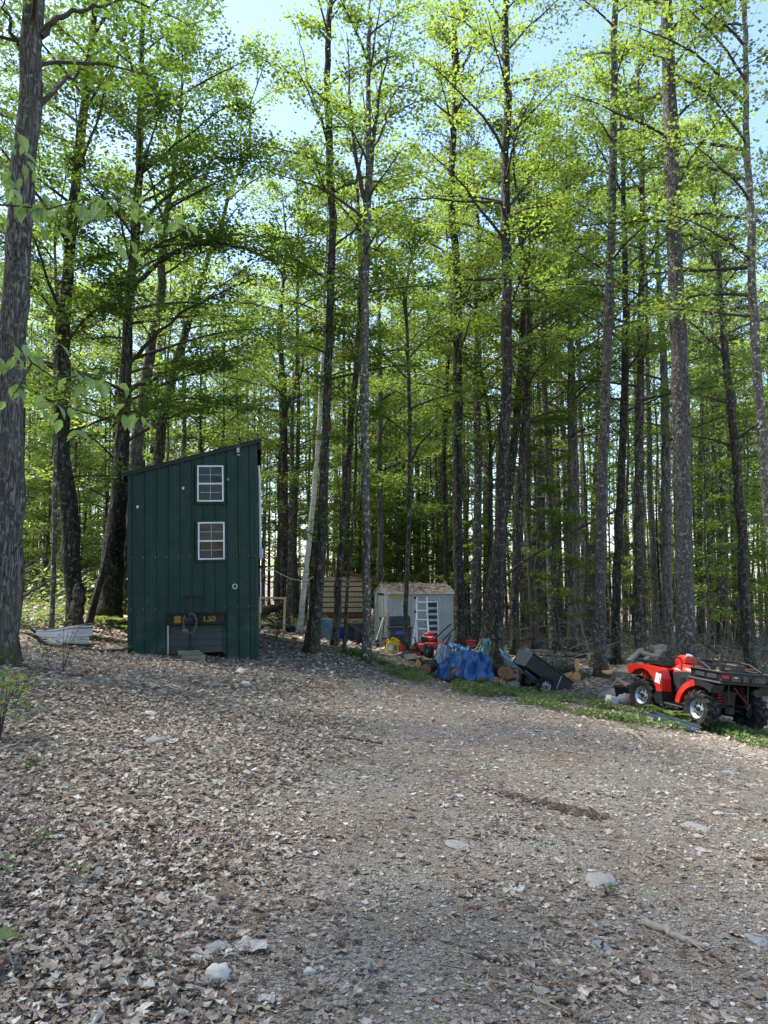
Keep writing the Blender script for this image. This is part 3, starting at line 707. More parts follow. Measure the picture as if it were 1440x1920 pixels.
# undergrowth and dead brush under the trees
def undergrowth():
    g = np.random.default_rng(8); mb = MB(); n = 26000
    y = 17 + 33 * g.random(n) ** 1.6; u = np.where(g.random(n) < .62, g.uniform(-.58, -.1, n), g.uniform(-.1, .58, n)); x = u * y
    hmax = np.where(u < -.15, 1.0, .45) * (.3 + .7 * (np.sin(x * 1.3) * np.sin(y * .9 + 1) > -.1))
    ok = np.ones(n, bool)
    for a, b, r in [(-4.2, 17.8, 3.1), (-2.2, 18.5, 2.3)]: ok &= (x - a) ** 2 + (y - b) ** 2 > r * r
    ok &= ~((u > -.17) & (u < .3) & (y < 26)) & ~((u > .06) & (y < 22))
    x, y, hmax = x[ok], y[ok], hmax[ok]; n = len(x)
    pos = np.stack([x, y, gz(x, y) + .03 + hmax * g.random(n) ** 1.3], -1)
    nz, d = rand_frames(g, n, .5); leaves(mb, LT_LOBE, pos, nz, d, g.uniform(.06, .15, n))
    return tag(mb.build('undergrowth', M['leaf_herb']), 'low green undergrowth covering the forest floor', None, None, 'stuff')
undergrowth()
def brush():
    g = np.random.default_rng(9); mb = MB()
    for i in range(1500):
        y = g.uniform(20, 46); u = g.uniform(-.05, .58) if i % 4 else g.uniform(-.55, 0); x = u * y
        if any((x - a) ** 2 + (y - b) ** 2 < r * r for a, b, r in BLOCK): continue
        z = float(gz(x, y)); l = g.uniform(.6, 2.4); a = g.uniform(0, 2 * pi); e = g.choice([g.uniform(-.1, .3), g.uniform(.3, 1.3)])
        h0 = z + abs(g.normal(0, .3)); p = np.array((x, y, h0)); d = np.array((cos(a) * cos(e), sin(a) * cos(e), sin(e)))
        q = p + d * l * .5 + g.normal(0, .06, 3); w = p + d * l + g.normal(0, .1, 3)
        w[2] = max(w[2], z + .02); q[2] = max(q[2], z + .02)
        mb.tube([p, q, w], [.013 * g.uniform(.6, 1.6), .009, .004], 4, False)
        for k in range(3):
            d2 = d + g.normal(0, .6, 3); mb.tube([q, q + d2 * l * .28], [.006, .003], 3, False)
    return tag(mb.build('dead_brush', M['dead_twig']), 'grey dead twigs and brush between the trunks', None, None, 'stuff')
brush()

def ntri(o): return sum(len(p.vertices) - 2 for p in o.data.polygons)
# ------------------------------------------------------------------ leaf litter, gravel, needles, small plants
def litter_mat():
    t = NT('dead_leaf'); g = t.n('ShaderNodeNewGeometry'); v = t.coord()
    col = t.ramp(g.outputs['Random Per Island'], [(0, lin(86, 73, 60)), (.18, lin(128, 114, 99)), (.4, lin(164, 153, 138)), (.62, lin(188, 179, 164)),
          (.76, lin(142, 116, 100)), (.86, lin(176, 158, 142)), (.94, lin(208, 201, 188)), (1, lin(226, 219, 204))])
    f = t.noise(v, 45, 4, .7)
    col = t.mix(t.ramp(f, [(.35, (.45,)*3+(1,)), (.65, (0,)*3+(1,))]), col, lin(78, 62, 54))
    d = t.n('ShaderNodeBsdfPrincipled'); t.l(col, d.inputs['Base Color']); d.inputs['Roughness'].default_value = .75
    d.inputs['Specular IOR Level'].default_value = .3
    tr = t.n('ShaderNodeBsdfTranslucent'); t.l(col, tr.inputs[0])
    m = t.n('ShaderNodeMixShader'); m.inputs[0].default_value = .15; t.l(d.outputs[0], m.inputs[1]); t.l(tr.outputs[0], m.inputs[2])
    t.l(m.outputs[0], t.out.inputs[0]); return t.m
def vnoise(x, y, s, seed):
    """smooth value noise"""
    g = np.random.default_rng(seed); tab = g.random((64, 64))
    a = x / s; b = y / s; i = np.floor(a).astype(int); j = np.floor(b).astype(int); fx = a - i; fy = b - j
    fx = fx * fx * (3 - 2 * fx); fy = fy * fy * (3 - 2 * fy); T_ = lambda p, q: tab[p % 64, q % 64]
    return (T_(i, j) * (1 - fx) + T_(i + 1, j) * fx) * (1 - fy) + (T_(i, j + 1) * (1 - fx) + T_(i + 1, j + 1) * fx) * fy
def road(x, y):
    """1 on the bare gravel drive, 0 on the leafy left side"""
    xb = -.85 + .03 * y + .25 * np.sin(y * .9)
    return 1 / (1 + np.exp(-(x - xb) * 4.5))
def scatter_xy(g, n, y0, y1, xf=.56):
    y = np.sqrt(g.uniform(y0 ** 2, y1 ** 2, n)); return g.uniform(-xf, xf, n) * y, y
TR_FLAT = (np.array([(0,0,0),(-.30,.12,.16),(-.58,.46,.28),(-.22,.50,.06),(-.26,.86,.12),(0,1.1,-.02),(.26,.86,.16),(.22,.50,.05),(.58,.46,.24),(.30,.12,.10)], float), LT_MAPLE[1])
def leaf_litter():
    g = np.random.default_rng(21); mb = MB()
    for n, y0, y1, tm, s0, s1, pr in ((24000, 1.9, 5.2, TR_FLAT, .022, .056, .045), (34000, 5.2, 10, LT_LOBE, .028, .07, .09), (40000, 10, 19, LT_KITE, .04, .09, .20), (20000, 19, 34, LT_KITE, .1, .2, .9),
                                  (22000, 1.9, 6, LT_KITE, .009, .024, .55), (26000, 6, 14, LT_KITE, .018, .042, .6)):
        x, y = scatter_xy(g, n, y0, y1)
        r = road(x, y); cl = vnoise(x, y, .8, 3) * .55 + vnoise(x, y, .25, 4) * .45
        p = (1 - r) * (.55 + .6 * (cl > .38)) + r * (pr + 1.1 * np.clip(cl - .5, 0, 1) * (pr < .5))
        k = g.random(n) < p; x, y = x[k], y[k]; m = len(x)
        z = gz(x, y) + g.uniform(.002, .03, m) * (1.2 - .8 * r[k])
        nz, d = rand_frames(g, m, .25); sz = g.uniform(s0, s1, m) * (1 - .3 * r[k] * g.random(m))
        leaves(mb, tm, np.stack([x, y, z], -1), nz, d, sz, 0, g.uniform(-1.5, 1.9, m), .13 if tm is not LT_KITE else .10, g)
    return tag(mb.build('leaf_litter', litter_mat()), 'dry brown and grey fallen leaves over the ground', None, None, 'stuff')
leaf_litter()

def stone_mat(name, stops):
    t = NT(name); g = t.n('ShaderNodeNewGeometry'); v = t.coord()
    col = t.ramp(g.outputs['Random Per Island'], stops)
    f = t.noise(v, 60, 4, .7); col = t.mix(t.ramp(f, [(.35, (.4,)*3+(1,)), (.6, (0,)*3+(1,))]), col, lin(70, 64, 58))
    return t.pbr(col, .85, 0, t.bump(f, .4, .005), .3)
OCT_V = np.array([(1,0,0),(-1,0,0),(0,1,0),(0,-1,0),(0,0,1),(0,0,-.6),(.62,.62,.4),(-.62,.62,.4),(-.62,-.62,.4),(.62,-.62,.4)], float)
OCT_F = np.array([(4,0,6),(4,6,2),(4,2,7),(4,7,1),(4,1,8),(4,8,3),(4,3,9),(4,9,0),(0,5,6),(6,5,2),(2,5,7),(7,5,1),(1,5,8),(8,5,3),(3,5,9),(9,5,0)])
def gravel():
    g = np.random.default_rng(22); mb = MB(); n = 34000
    y = 1.9 + 13 * g.random(n) ** 1.8; x = g.uniform(-.56, .56, n) * y
    k = g.random(n) < .25 + .75 * road(x, y) * (.4 + .6 * (vnoise(x, y, 1.1, 8) > .4)); x, y = x[k], y[k]; n = len(x)
    s = .003 + .010 * g.random(n) ** 3 + .0009 * y; s *= np.where(g.random(n) < .02, 2.2, 1)
    jit = OCT_V[None] * g.uniform(.7, 1.25, (n, 10, 3)); a = g.uniform(0, 2 * pi, n); c, s_ = np.cos(a), np.sin(a)
    sc = np.stack([s * g.uniform(.8, 1.5, n), s, s * g.uniform(.4, .8, n)], -1); q = jit * sc[:, None]
    V = np.stack([q[..., 0] * c[:, None] - q[..., 1] * s_[:, None], q[..., 0] * s_[:, None] + q[..., 1] * c[:, None], q[..., 2]], -1)
    V = V + np.stack([x, y, gz(x, y) + .002], -1)[:, None]
    mb.add(V.reshape(-1, 3), (OCT_F[None] + (np.arange(n) * 10)[:, None, None]).reshape(-1, 3))
    m = stone_mat('gravel_stone', [(0, lin(84, 78, 72)), (.4, lin(124, 117, 109)), (.75, lin(150, 143, 135)), (.95, lin(176, 172, 166)), (1, lin(206, 203, 198))])
    return tag(mb.build('gravel', m), 'small grey gravel stones in the bare drive', None, None, 'stuff')
gravel()
def needles_and_twigs():
    g = np.random.default_rng(23); mb = MB(); n = 4000
    y = 1.9 + 10 * g.random(n) ** 1.6; x = g.uniform(-.55, .56, n) * y
    k = vnoise(x, y, .9, 12) > .38; x, y = x[k], y[k]; n = len(x); a = g.uniform(0, pi, n); l = g.uniform(.03, .09, n) * (1 + .05 * y); w = .0008 + .0003 * y
    d = np.stack([np.cos(a), np.sin(a), g.normal(0, .12, n)], -1) * l[:, None]; pz = np.stack([-np.sin(a), np.cos(a), np.zeros(n)], -1) * w[:, None]
    c = np.stack([x, y, gz(x, y) + g.uniform(.004, .02, n)], -1)
    V = np.stack([c - d - pz, c + d - pz * .4, c + d + pz * .4, c - d + pz, c + (0, 0, .004)], 1)
    Fq = np.array([(0, 1, 4), (1, 2, 4), (2, 3, 4), (3, 0, 4)])
    mb.add(V.reshape(-1, 3), (Fq[None] + (np.arange(n) * 5)[:, None, None]).reshape(-1, 3))
    t = NT('needle_litter'); gg = t.n('ShaderNodeNewGeometry')
    m = t.pbr(t.ramp(gg.outputs['Random Per Island'], [(0, lin(72, 52, 38)), (.5, lin(132, 98, 70)), (1, lin(176, 156, 132))]), .8)
    return tag(mb.build('needle_litter', m), 'orange brown pine needles and twig bits on the drive', None, None, 'stuff')
needles_and_twigs()

# individual rocks, bark and sticks that catch the eye
ROCK_M = {'white': worn('pale_rock', lin(188, 182, 168), .8, 0, .18, 14, lin(150, 144, 134), .4, .4),
          'slate': worn('slate_rock', lin(130, 134, 132), .8, 0, .22, 12, lin(96, 92, 86), .5, .4),
          'grey': worn('grey_rock', lin(140, 136, 130), .85, 0, .25, 10, lin(86, 78, 70), .6, .5)}
def rock(px, py_d, size, mat, label, seed, flat=.5, yaw=0.0, sink=.38, name='rock'):
    g = np.random.default_rng(seed); n1, n2 = 9, 14
    G = np.zeros((n1, n2 + 1, 3)); amp = g.normal(0, .13, (n1, n2)); amp = (amp + np.roll(amp, 1, 1)) * .7
    for i in range(n1):
        th = pi * i / (n1 - 1)
        for j in range(n2 + 1):
            ph = 2 * pi * (j % n2) / n2; r = 1 + (amp[i, j % n2] if 0 < i < n1 - 1 else 0)
            sq = lambda v: np.sign(v) * abs(v) ** .8
            G[i, j] = (r * sq(sin(th) * cos(ph)) * size[0] / 2, r * sq(sin(th) * sin(ph)) * size[1] / 2, r * cos(th) * size[2] / 2)
    sink = .22 if size[2] / size[0] > .6 else sink; p = gp(px, py_d); o = MB().grid(G).build(name, ROCK_M[mat], None, True)
    o.data.flip_normals(); o.location = p + Vector((0, 0, size[2] * (.5 - sink))); o.rotation_euler = (g.normal(0, .08), g.normal(0, .08), yaw)
    return tag(o, label, 'rock')
def depth_at(px, py):
    """depth where the photo ray meets the terrain"""
    lo, hi = 1.2, 60.0
    ds = np.geomspace(lo, hi, 900); q = np.array([P(px, py, d) for d in ds]); below = q[:, 2] < gz(q[:, 0], q[:, 1])
    return float(ds[np.argmax(below)]) if below.any() else hi
for i, (px, py, w, h, mat, lab) in enumerate([
    (421, 1838, .10, .075, 'white', 'rounded pale stone lying in the gravel at the bottom of the picture'),
    (420, 1780, .10, .04, 'slate', 'flat blue grey stone beside the crumpled birch bark'),
    (272, 1780, .08, .03, 'grey', 'flat dull grey stone left of the blue grey one'),
    (1112, 1655, .22, .05, 'grey', 'big half buried grey rock with a mossy edge in the drive'),
    (1392, 1762, .12, .02, 'slate', 'bluish flat stone set in the gravel near the right border'),
    (1110, 1775, .09, .02, 'slate', 'small bluish stone under the long weathered stick'),
    (855, 1588, .17, .022, 'grey', 'flat grey slab of stone in the middle of the drive'),
    (209, 1550, .11, .05, 'slate', 'blue tinted stone among the dead leaves at left'),
    (689, 1821, .04, .03, 'slate', 'small green tinged pebble right of the pale stone'),
    (586, 1826, .05, .03, 'white', 'small flat whitish stone midway along the bottom gravel'),
    (300, 1395, .22, .10, 'grey', 'grey stone poking out of the leaves before the tower'),
    (455, 1262, .2, .10, 'white', 'pale stone in front of the blocks under the tower'),
    (464, 1286, .2, .09, 'white', 'second pale stone on the drive nearest the tower'),
    (1283, 1552, .22, .03, 'grey', 'low dark stone ridge in the gravel below the quad bike'),
    (1352, 1447, .15, .03, 'slate', 'bluish stone on the drive edge below the quad bike'),
    (288, 1342, .17, .07, 'white', 'light stone in the leaves between tower and camera')]):
    rock(px, depth_at(px, py), (w, w * .75, h), mat, lab, 300 + i, yaw=.4 * i)
def stick(pts, r, mat, label, name='stick', cat='stick', lift=.6, side=None):
    q = [];
    for px, py in pts:
        d = depth_at(px, py); p = gp(px, d); q.append(np.array(p) + (0, 0, r * lift))
    q = np.array(q); o0 = q[0].copy(); mb = MB(); s = np.linspace(0, 1, 4 * len(q)); f = polyline_at(q - o0, s)
    g = np.random.default_rng(int(pts[0][0])); f[1:-1] += g.normal(0, r * .25, (len(f) - 2, 3))
    mb.tube(f, np.linspace(r, r * .55, len(f)) * g.uniform(.85, 1.15, len(f)), 8, True, 0, .06, g)
    o = mb.build(name, mat, None, True); o.location = o0; return tag(o, label, cat)
M['grey_wood'] = worn('weathered_wood', lin(138, 128, 116), .85, 0, .3, 22, lin(80, 72, 64), .5, .4)
stick([(1190, 1735), (1240, 1758), (1298, 1782)], .022, M['grey_wood'], 'thick weathered stick lying on the gravel right of the mossy rock')
stick([(1185, 1738), (1210, 1770), (1232, 1800)], .006, M['dead_twig'], 'thin pale twig crossing the thick weathered stick')
stick([(880, 1795), (925, 1806), (948, 1812)], .010, M['twig'], 'short dark twig among the leaves at the bottom middle')
stick([(110, 1820), (145, 1800), (178, 1782)], .009, M['grey_wood'], 'straight pale twig in the leaf litter at bottom left')
stick([(620, 1384), (660, 1388), (718, 1396)], .015, M['twig'], 'dark twig lying across the middle of the drive')
stick([(1390, 1612), (1440, 1620)], .012, M['twig'], 'dark twig reaching in from the right border of the gravel')
stick([(1170, 1370), (1190, 1386), (1205, 1398)], .03, M['grey_wood'], 'bent root end sticking from the drive edge near the quad bike')
# crumpled birch bark
M['old_bark'] = worn('old_birch_bark', lin(176, 170, 160), .85, 0, .2, 16, lin(96, 84, 72), .7, .4)
def bark_piece(px, py, size, label, seed):
    g = np.random.default_rng(seed); d = depth_at(px, py); n = 9
    X, Y = np.meshgrid(np.linspace(-.5, .5, n), np.linspace(-.5, .5, n), indexing='ij')
    Z = .16 * np.abs(g.normal(0, 1, (n, n))) ; Z = (Z + np.roll(Z, 1, 0) + np.roll(Z, 1, 1)) / 3
    edge = 1 - .22 * g.random((n, n)) * (np.maximum(np.abs(X), np.abs(Y)) > .4)
    G = np.stack([X * size[0] * edge, Y * size[1] * edge, Z * size[0] + .01], -1)
    G2 = G.copy(); G2[..., 2] -= .004; o = MB().grid(G).add(G2.reshape(-1, 3), np.zeros((0, 4), int)).build('bark_piece', M['old_bark'], None, False)
    o.location = gp(px, d); return tag(o, label, 'bark')
bark_piece(481, 1783, (.15, .10), 'crumpled white piece of birch bark beside the flat blue grey stone', 1)
bark_piece(511, 1880, (.07, .05), 'small buff curl of bark on the gravel at the very bottom', 2)

# low green weeds along the right edge of the drive
EDGE = [(640, 1228), (700, 1247), (800, 1284), (900, 1306), (1000, 1322), (1100, 1342), (1180, 1356), (1290, 1372), (1440, 1404), (1520, 1425)]
def weeds():
    g = np.random.default_rng(31); mb = MB(); eb = []
    for px, py in EDGE: d = depth_at(px, py); eb.append((PX(px, d), d))
    eb = np.array(eb); n = 26000
    t = g.random(n); i = np.clip((t * (len(eb) - 1)).astype(int), 0, len(eb) - 2); f = t * (len(eb) - 1) - i
    p = eb[i] * (1 - f)[:, None] + eb[i + 1] * f[:, None]
    off = g.normal(.55, .5, n) * (0.9 + .6 * (t > .25)); dirv = np.array((.35, .94)); p = p + off[:, None] * dirv + g.normal(0, .12, (n, 2))
    dens = vnoise(p[:, 0], p[:, 1], .55, 15); k = (dens > .40 + .20 * (t < .3) + .25 * (off > 1.1)) & (off > -.35 + .3 * g.random(n)); p = p[k]; dens = dens[k]; n = len(p)
    h = .02 + .16 * dens * g.random(n)
    pos = np.stack([p[:, 0], p[:, 1], gz(p[:, 0], p[:, 1]) + h], -1); nz, d = rand_frames(g, n, .65)
    leaves(mb, LT_LOBE, pos, nz, d, g.uniform(.035, .075, n))
    # blades
    m = 5000; j = g.integers(0, n, m); b = pos[j] + g.normal(0, .06, (m, 3)); b[:, 2] = gz(b[:, 0], b[:, 1]); a = g.uniform(0, 2 * pi, m); l = g.uniform(.06, .18, m)
    w = np.stack([np.cos(a), np.sin(a), np.zeros(m)], -1) * .005; tip = b + np.stack([g.normal(0, .05, m), g.normal(0, .05, m), l], -1)
    mb.add(np.stack([b - w, b + w, tip], 1).reshape(-1, 3), np.arange(3 * m).reshape(-1, 3))
    return tag(mb.build('weeds', M['leaf_herb']), 'low bright green weeds along the edge of the drive', None, None, 'stuff')
weeds()

# ferns, seedlings
def fern_mesh(seed, nf=6, L=.5):
    g = np.random.default_rng(seed); out = []
    for i in range(nf):
        mb = MB(); az = i * 2 * pi / nf + g.normal(0, .25); l = L * g.uniform(.75, 1.15); e = g.uniform(.7, 1.2)
        pts = make_limb(g, (0, 0, 0), az, l, e, -.15, 7); mb.tube(pts, np.linspace(.005, .0015, len(pts)), 4, False)
        s = np.linspace(.2, .98, 13); q = polyline_at(pts, s); d = np.gradient(q, axis=0); d /= np.linalg.norm(d, axis=1)[:, None]
        sd_ = np.cross(d, (0, 0, 1.)); sd_ /= np.linalg.norm(sd_, axis=1)[:, None]
        for sg in (-1, 1):
            dd = sd_ * sg + d * .45; dd /= np.linalg.norm(dd, axis=1)[:, None]; up = np.cross(dd, d) * sg; up[up[:, 2] < 0] *= -1
            up /= np.linalg.norm(up, axis=1)[:, None]
            T_ = (LT_KITE[0] * (.42, 1, 1), LT_KITE[1]); leaves(mb, T_, q, up, dd, l * .30 * np.sin(pi * (.12 + .85 * s)) + .01)
        out.append(mb.mesh('frond', M['leaf_herb']))
    return out
FERN = [fern_mesh(i) for i in range(3)]
def fern(px, D, sc, label, k=0, dz=0.0):
    o = thing('fern', label, 'fern', gp(px, D, dz), (0, 0, px * .01)); o.scale = (sc,) * 3
    for me in FERN[k % 3]: link('frond', me, o)
fern(888, 16.6, 1.15, 'light green fern growing right in front of the blue tarp', 0)
fern(872, 16.9, .9, 'smaller fern at the left foot of the blue tarp', 1)
fern(1248, 12.9, .95, 'fern standing between the two near wheels of the quad bike', 2)
fern(1275, 12.6, .7, 'short fern beside the metal channel under the quad bike', 0)
fern(224, 18.4, 1.2, 'fern by the mossy trunk bases left of the tower', 1)
fern(196, 18.2, 1.0, 'fern growing at the foot of the leaning dark stem', 2)
fern(243, 18.0, .8, 'fern pressed against the left wall of the tower', 0)
fern(1180, 11.6, .35, 'tiny fern seedling standing alone on the drive edge', 1)
def seedling(px, py, h, n, ls, label, seed, leaf='leaf_herb', D=None):
    g = np.random.default_rng(seed); D = D or depth_at(px, py); o = thing('seedling', label, 'plant', gp(px, D)); st = MB()
    for i in range(max(1, n // 5)):
        a = g.uniform(0, 2 * pi); st.tube([(0, 0, 0), (cos(a) * h * .2, sin(a) * h * .2, h * .6), (cos(a) * h * .45, sin(a) * h * .45, h)], [.004, .003, .002], 4, False)
    st.build('stem', M['twig'], o); lf = MB(); m = n
    a = g.uniform(0, 2 * pi, m); r = h * .5 * np.sqrt(g.random(m)); nz, d = rand_frames(g, m, .4, a)
    leaves(lf, LT_LOBE, np.stack([np.cos(a) * r, np.sin(a) * r, h * g.uniform(.35, 1.05, m)], -1), nz, d, ls * g.uniform(.7, 1.3, m)); lf.build('foliage', M[leaf], o)
for i, a in enumerate([(14, 1392, .55, 90, .085, 'leafy green bush at the left border beside the thick maple'),
    (40, 1330, .4, 50, .075, 'small bushy sprout above the green bush at the left border'),
    (8, 1815, .12, 9, .10, 'broad leaved green sprout in the bottom left corner'),
    (30, 1640, .07, 6, .06, 'small bright seedling in the leaf litter at the left border'),
    (95, 1590, .12, 16, .05, 'low bluish green plant in the leaf litter at left'),
    (165, 1660, .10, 12, .035, 'tuft of dark green grassy leaves in a hollow of the litter'),
    (82, 1448, .12, 18, .06, 'low green seedling patch left of the drive'),
    (270, 1478, .08, 12, .04, 'tiny yellowish seedling in the middle of the leaf litter'),
    (126, 1262, .75, 26, .09, 'thin knee high seedling in front of the metal sheet'),
    (100, 1250, .35, 20, .08, 'low seedling left of the thin knee high one'),
    (1125, 1682, .06, 14, .025, 'clump of yellow green moss at the rock edge'),
    (700, 1250, .3, 60, .06, 'mound of small green leaves at the foot of the pale lichen spotted trunk'),
    (520, 1200, .4, 70, .08, 'yellow green brush in front of the empty wooden frame'),
    (546, 1185, .5, 70, .08, 'leafy brush below the leaning birch'),
    (615, 1196, .3, 14, .08, 'small sprout in front of the grey green bin')]):
    seedling(*a, seed=500 + i)
# overhanging beech twigs close to the camera
BEECH = (np.array([(0,0,0),(-.22,.16,.03),(-.36,.42,.07),(-.26,.74,.04),(0,1.08,-.06),(.26,.74,.04),(.36,.42,.07),(.22,.16,.03),(0,.45,-.01)], float),
         np.array([(0,8,1),(1,8,2),(2,8,3),(3,8,4),(4,8,5),(5,8,6),(6,8,7),(7,8,0)]))
def beech(name, label, pts, D, lv, seed):
    """twigs through photo points, leaf by leaf"""
    g = np.random.default_rng(seed); base = P(*pts[0][0], D); o = thing(name, label, 'branch', base)
    for tw in pts:
        q = np.array([P(x, y, D + .0008 * (x - 100)) for x, y in tw]) - base; mb = MB()
        mb.tube(q, np.linspace(.007, .0025, len(q)), 5, False); mb.build('twig', M['twig'], o, True)
    mes = []
    for k in range(6):
        mb = MB(); T_ = (BEECH[0] * (.86, 1, g.uniform(.8, 3.0)), BEECH[1]); leaves(mb, T_, np.zeros((1, 3)), np.array([[0, 0, 1.]]), np.array([[0, 1., 0]]), np.ones(1)); mes.append(mb.mesh('leaf', M['leaf_beech']))
    for (x, y, s, droop, head) in lv:
        p = P(x, y, D + g.normal(0, .12)) - base
        link('leaf', mes[g.integers(6)], o, p, (-droop, g.normal(0, .35), head), (s * D / F,) * 3)
def bleaves(g, rows):
    out = []
    for x0, y0, x1, y1, n in rows:
        for i in range(int(n * 1.35)):
            f = (i + g.random()) / (n * 1.35); out.append((x0 + (x1 - x0) * f + g.normal(0, 9), y0 + (y1 - y0) * f + g.normal(0, 12), g.uniform(20, 32), g.uniform(.35, 1.3), g.uniform(-2.4, 2.4)))
    return out
_g = np.random.default_rng(77)
beech('beech_branch', 'upper overhanging beech twig with large pale green leaves across the thick maple', [[(-60, 380), (20, 385), (90, 392), (150, 375), (230, 372), (300, 400), (355, 425)], [(-40, 200), (20, 222), (48, 270), (60, 310)]], 4.6,
      bleaves(_g, [(0, 372, 120, 400, 17), (120, 385, 230, 372, 13), (230, 375, 300, 420, 10), (300, 415, 362, 430, 6), (10, 222, 62, 310, 12), (-5, 330, 40, 345, 5), (60, 415, 120, 420, 6), (160, 400, 190, 395, 4), (230, 450, 245, 475, 3)]), 5)
beech('beech_branch', 'lower overhanging beech twig with large pale green leaves beside the thick maple', [[(-60, 600), (20, 630), (60, 680), (110, 715), (160, 745), (230, 770)], [(60, 680), (30, 735), (5, 745)], [(110, 715), (160, 700), (225, 712)]], 4.2,
      bleaves(_g, [(10, 655, 105, 665, 14), (0, 680, 20, 690, 4), (10, 735, 45, 725, 6), (120, 705, 225, 715, 15), (65, 750, 100, 755, 6), (125, 775, 165, 810, 6), (230, 765, 265, 775, 5), (180, 790, 195, 792, 2)]), 6)

def soil_furrow():
    g = np.random.default_rng(41); a = (lambda p: np.array((PX(p[0], depth_at(*p)), depth_at(*p))))
    pth = np.array([a((905, 1478)), a((960, 1495)), a((1030, 1512)), a((1108, 1531))]); n = 900; t = g.random(n) ** .7; L = np.linspace(0, 1, 4)
    x = np.interp(t, L, pth[:, 0]) + g.normal(0, .05, n); y = np.interp(t, L, pth[:, 1]) + g.normal(0, .05, n); s = g.uniform(.006, .022, n) * (.5 + .6 * t)
    q = OCT_V[None] * g.uniform(.7, 1.25, (n, 10, 3)) * s[:, None, None]; V = q + np.stack([x, y, gz(x, y) + .004], -1)[:, None]; mb = MB()
    mb.add(V.reshape(-1, 3), (OCT_F[None] + (np.arange(n) * 10)[:, None, None]).reshape(-1, 3))
    tag(mb.build('soil_clods', stone_mat('dark_soil', [(0, lin(44, 36, 30)), (.5, lin(74, 62, 52)), (.85, lin(100, 88, 76)), (1, lin(134, 122, 108))])), 'dark scuffed soil in a short rut across the drive', None, None, 'stuff')
soil_furrow()
# ------------------------------------------------------------------ materials of the built things
M['green_metal'] = worn('green_metal', lin(31, 58, 49), .58, .0, .18, 2.2, lin(84, 86, 72), .30, .05, .25)
M['green_metal_low'] = worn('green_metal_lower', lin(32, 60, 50), .56, .0, .22, 3.0, lin(104, 104, 88), .45, .05, .25)
M['roof_brown'] = worn('brown_roof_edge', lin(74, 60, 50), .8, 0, .3, 8)
M['white_vinyl'] = worn('white_vinyl', lin(212, 214, 210), .45, 0, .08, 8, lin(150, 148, 138), .3, .03)
M['screen'] = worn('insect_screen', lin(58, 56, 62), .8, 0, .1, 30)
M['black_steel'] = worn('black_steel', lin(18, 19, 20), .55, .2, .3, 14, lin(84, 66, 52), .35, .15)
M['galv'] = worn('galvanised', lin(158, 166, 172), .42, .6, .15, 10, lin(120, 110, 100), .3, .1)
M['roof_pale'] = worn('pale_shed_roof', lin(168, 166, 160), .7, 0, .14, 6, lin(128, 110, 98), .5)
M['chain'] = worn('chain_steel', lin(98, 94, 87), .6, .4, .2, 30)
M['yellow'] = worn('yellow_paint', lin(206, 166, 36), .6, 0, .18, 18, lin(90, 74, 40), .5)
M['yellow_plate'] = worn('dull_yellow_plate', lin(168, 120, 30), .7, 0, .3, 22, lin(64, 52, 36), .8)
M['dark_siding'] = worn('dark_siding', lin(46, 52, 52), .6, 0, .18, 8, lin(104, 100, 90), .3)
M['pale_board'] = worn('pale_board', lin(196, 170, 136), .8, 0, .16, 9, lin(138, 116, 92), .5, .2)
M['old_board'] = worn('old_grey_board', lin(128, 119, 104), .85, 0, .3, 8, lin(92, 84, 72), .5, .3)
M['red_brown'] = worn('red_brown_wood', lin(112, 66, 44), .8, 0, .25, 7)
M['shed_grey'] = worn('grey_resin', lin(178, 184, 182), .55, 0, .08, 3, lin(120, 124, 112), .3, .04)
M['black_plastic'] = worn('black_plastic', lin(19, 20, 22), .5, 0, .2, 10, lin(70, 66, 58), .22, .05)
M['dark_plastic'] = worn('dark_grey_plastic', lin(40, 43, 47), .55, 0, .15, 10, lin(84, 80, 72), .25, .05)
M['blue_plastic'] = worn('blue_plastic', lin(28, 58, 170), .45, 0, .12, 10, lin(70, 80, 110), .25, .03)
M['bin_green'] = worn('grey_green_plastic', lin(92, 122, 124), .5, 0, .12, 8, lin(120, 124, 116), .3, .04)
M['alu'] = worn('white_aluminium', lin(206, 210, 214), .35, .35, .06, 10)
M['orange'] = worn('orange_plastic', lin(214, 92, 40), .5, 0, .1, 10)
M['red'] = worn('red_plastic', lin(196, 34, 27), .40, 0, .12, 6, lin(122, 96, 76), .55, .04, .4)
M['red_paint'] = worn('red_paint', lin(176, 34, 34), .45, 0, .18, 10, lin(80, 44, 38), .35)
M['rubber'] = worn('tyre_rubber', lin(26, 26, 27), .85, 0, .3, 14, lin(112, 102, 88), .6, .2, .25)
M['sheet'] = worn('blue_grey_sheet', lin(54, 68, 82), .75, 0, .14, 7, lin(84, 84, 78), .3, .06, .3)
M['tarp_blue'] = worn('blue_tarp', lin(38, 82, 132), .42, 0, .22, 5, lin(104, 126, 150), .4, .15)
M['tarp_green'] = worn('green_tarp', lin(66, 112, 108), .5, 0, .18, 5, lin(128, 150, 146), .35, .12)
M['tarp_grey'] = worn('grey_tarp', lin(128, 136, 146), .5, 0, .2, 6, lin(70, 74, 78), .5, .12)
M['cut_wood'] = worn('cut_log_face', lin(196, 146, 92), .8, 0, .22, 16, lin(128, 84, 54), .5, .15)
M['brown_cut'] = worn('brown_cut_log_face', lin(136, 92, 64), .85, 0, .25, 14, lin(84, 56, 42), .5, .15)
M['dial'] = worn('dial_glass', lin(176, 188, 196), .2, 0, .1, 20)
M['tail_red'] = worn('tail_light_red', lin(150, 14, 34), .18, 0, .15, 14)
def glass_mat():
    t = NT('window_glass'); v = t.coord(); return t.pbr(lin(6, 8, 8), .04, 0, None, .3)
M['glass'] = glass_mat()

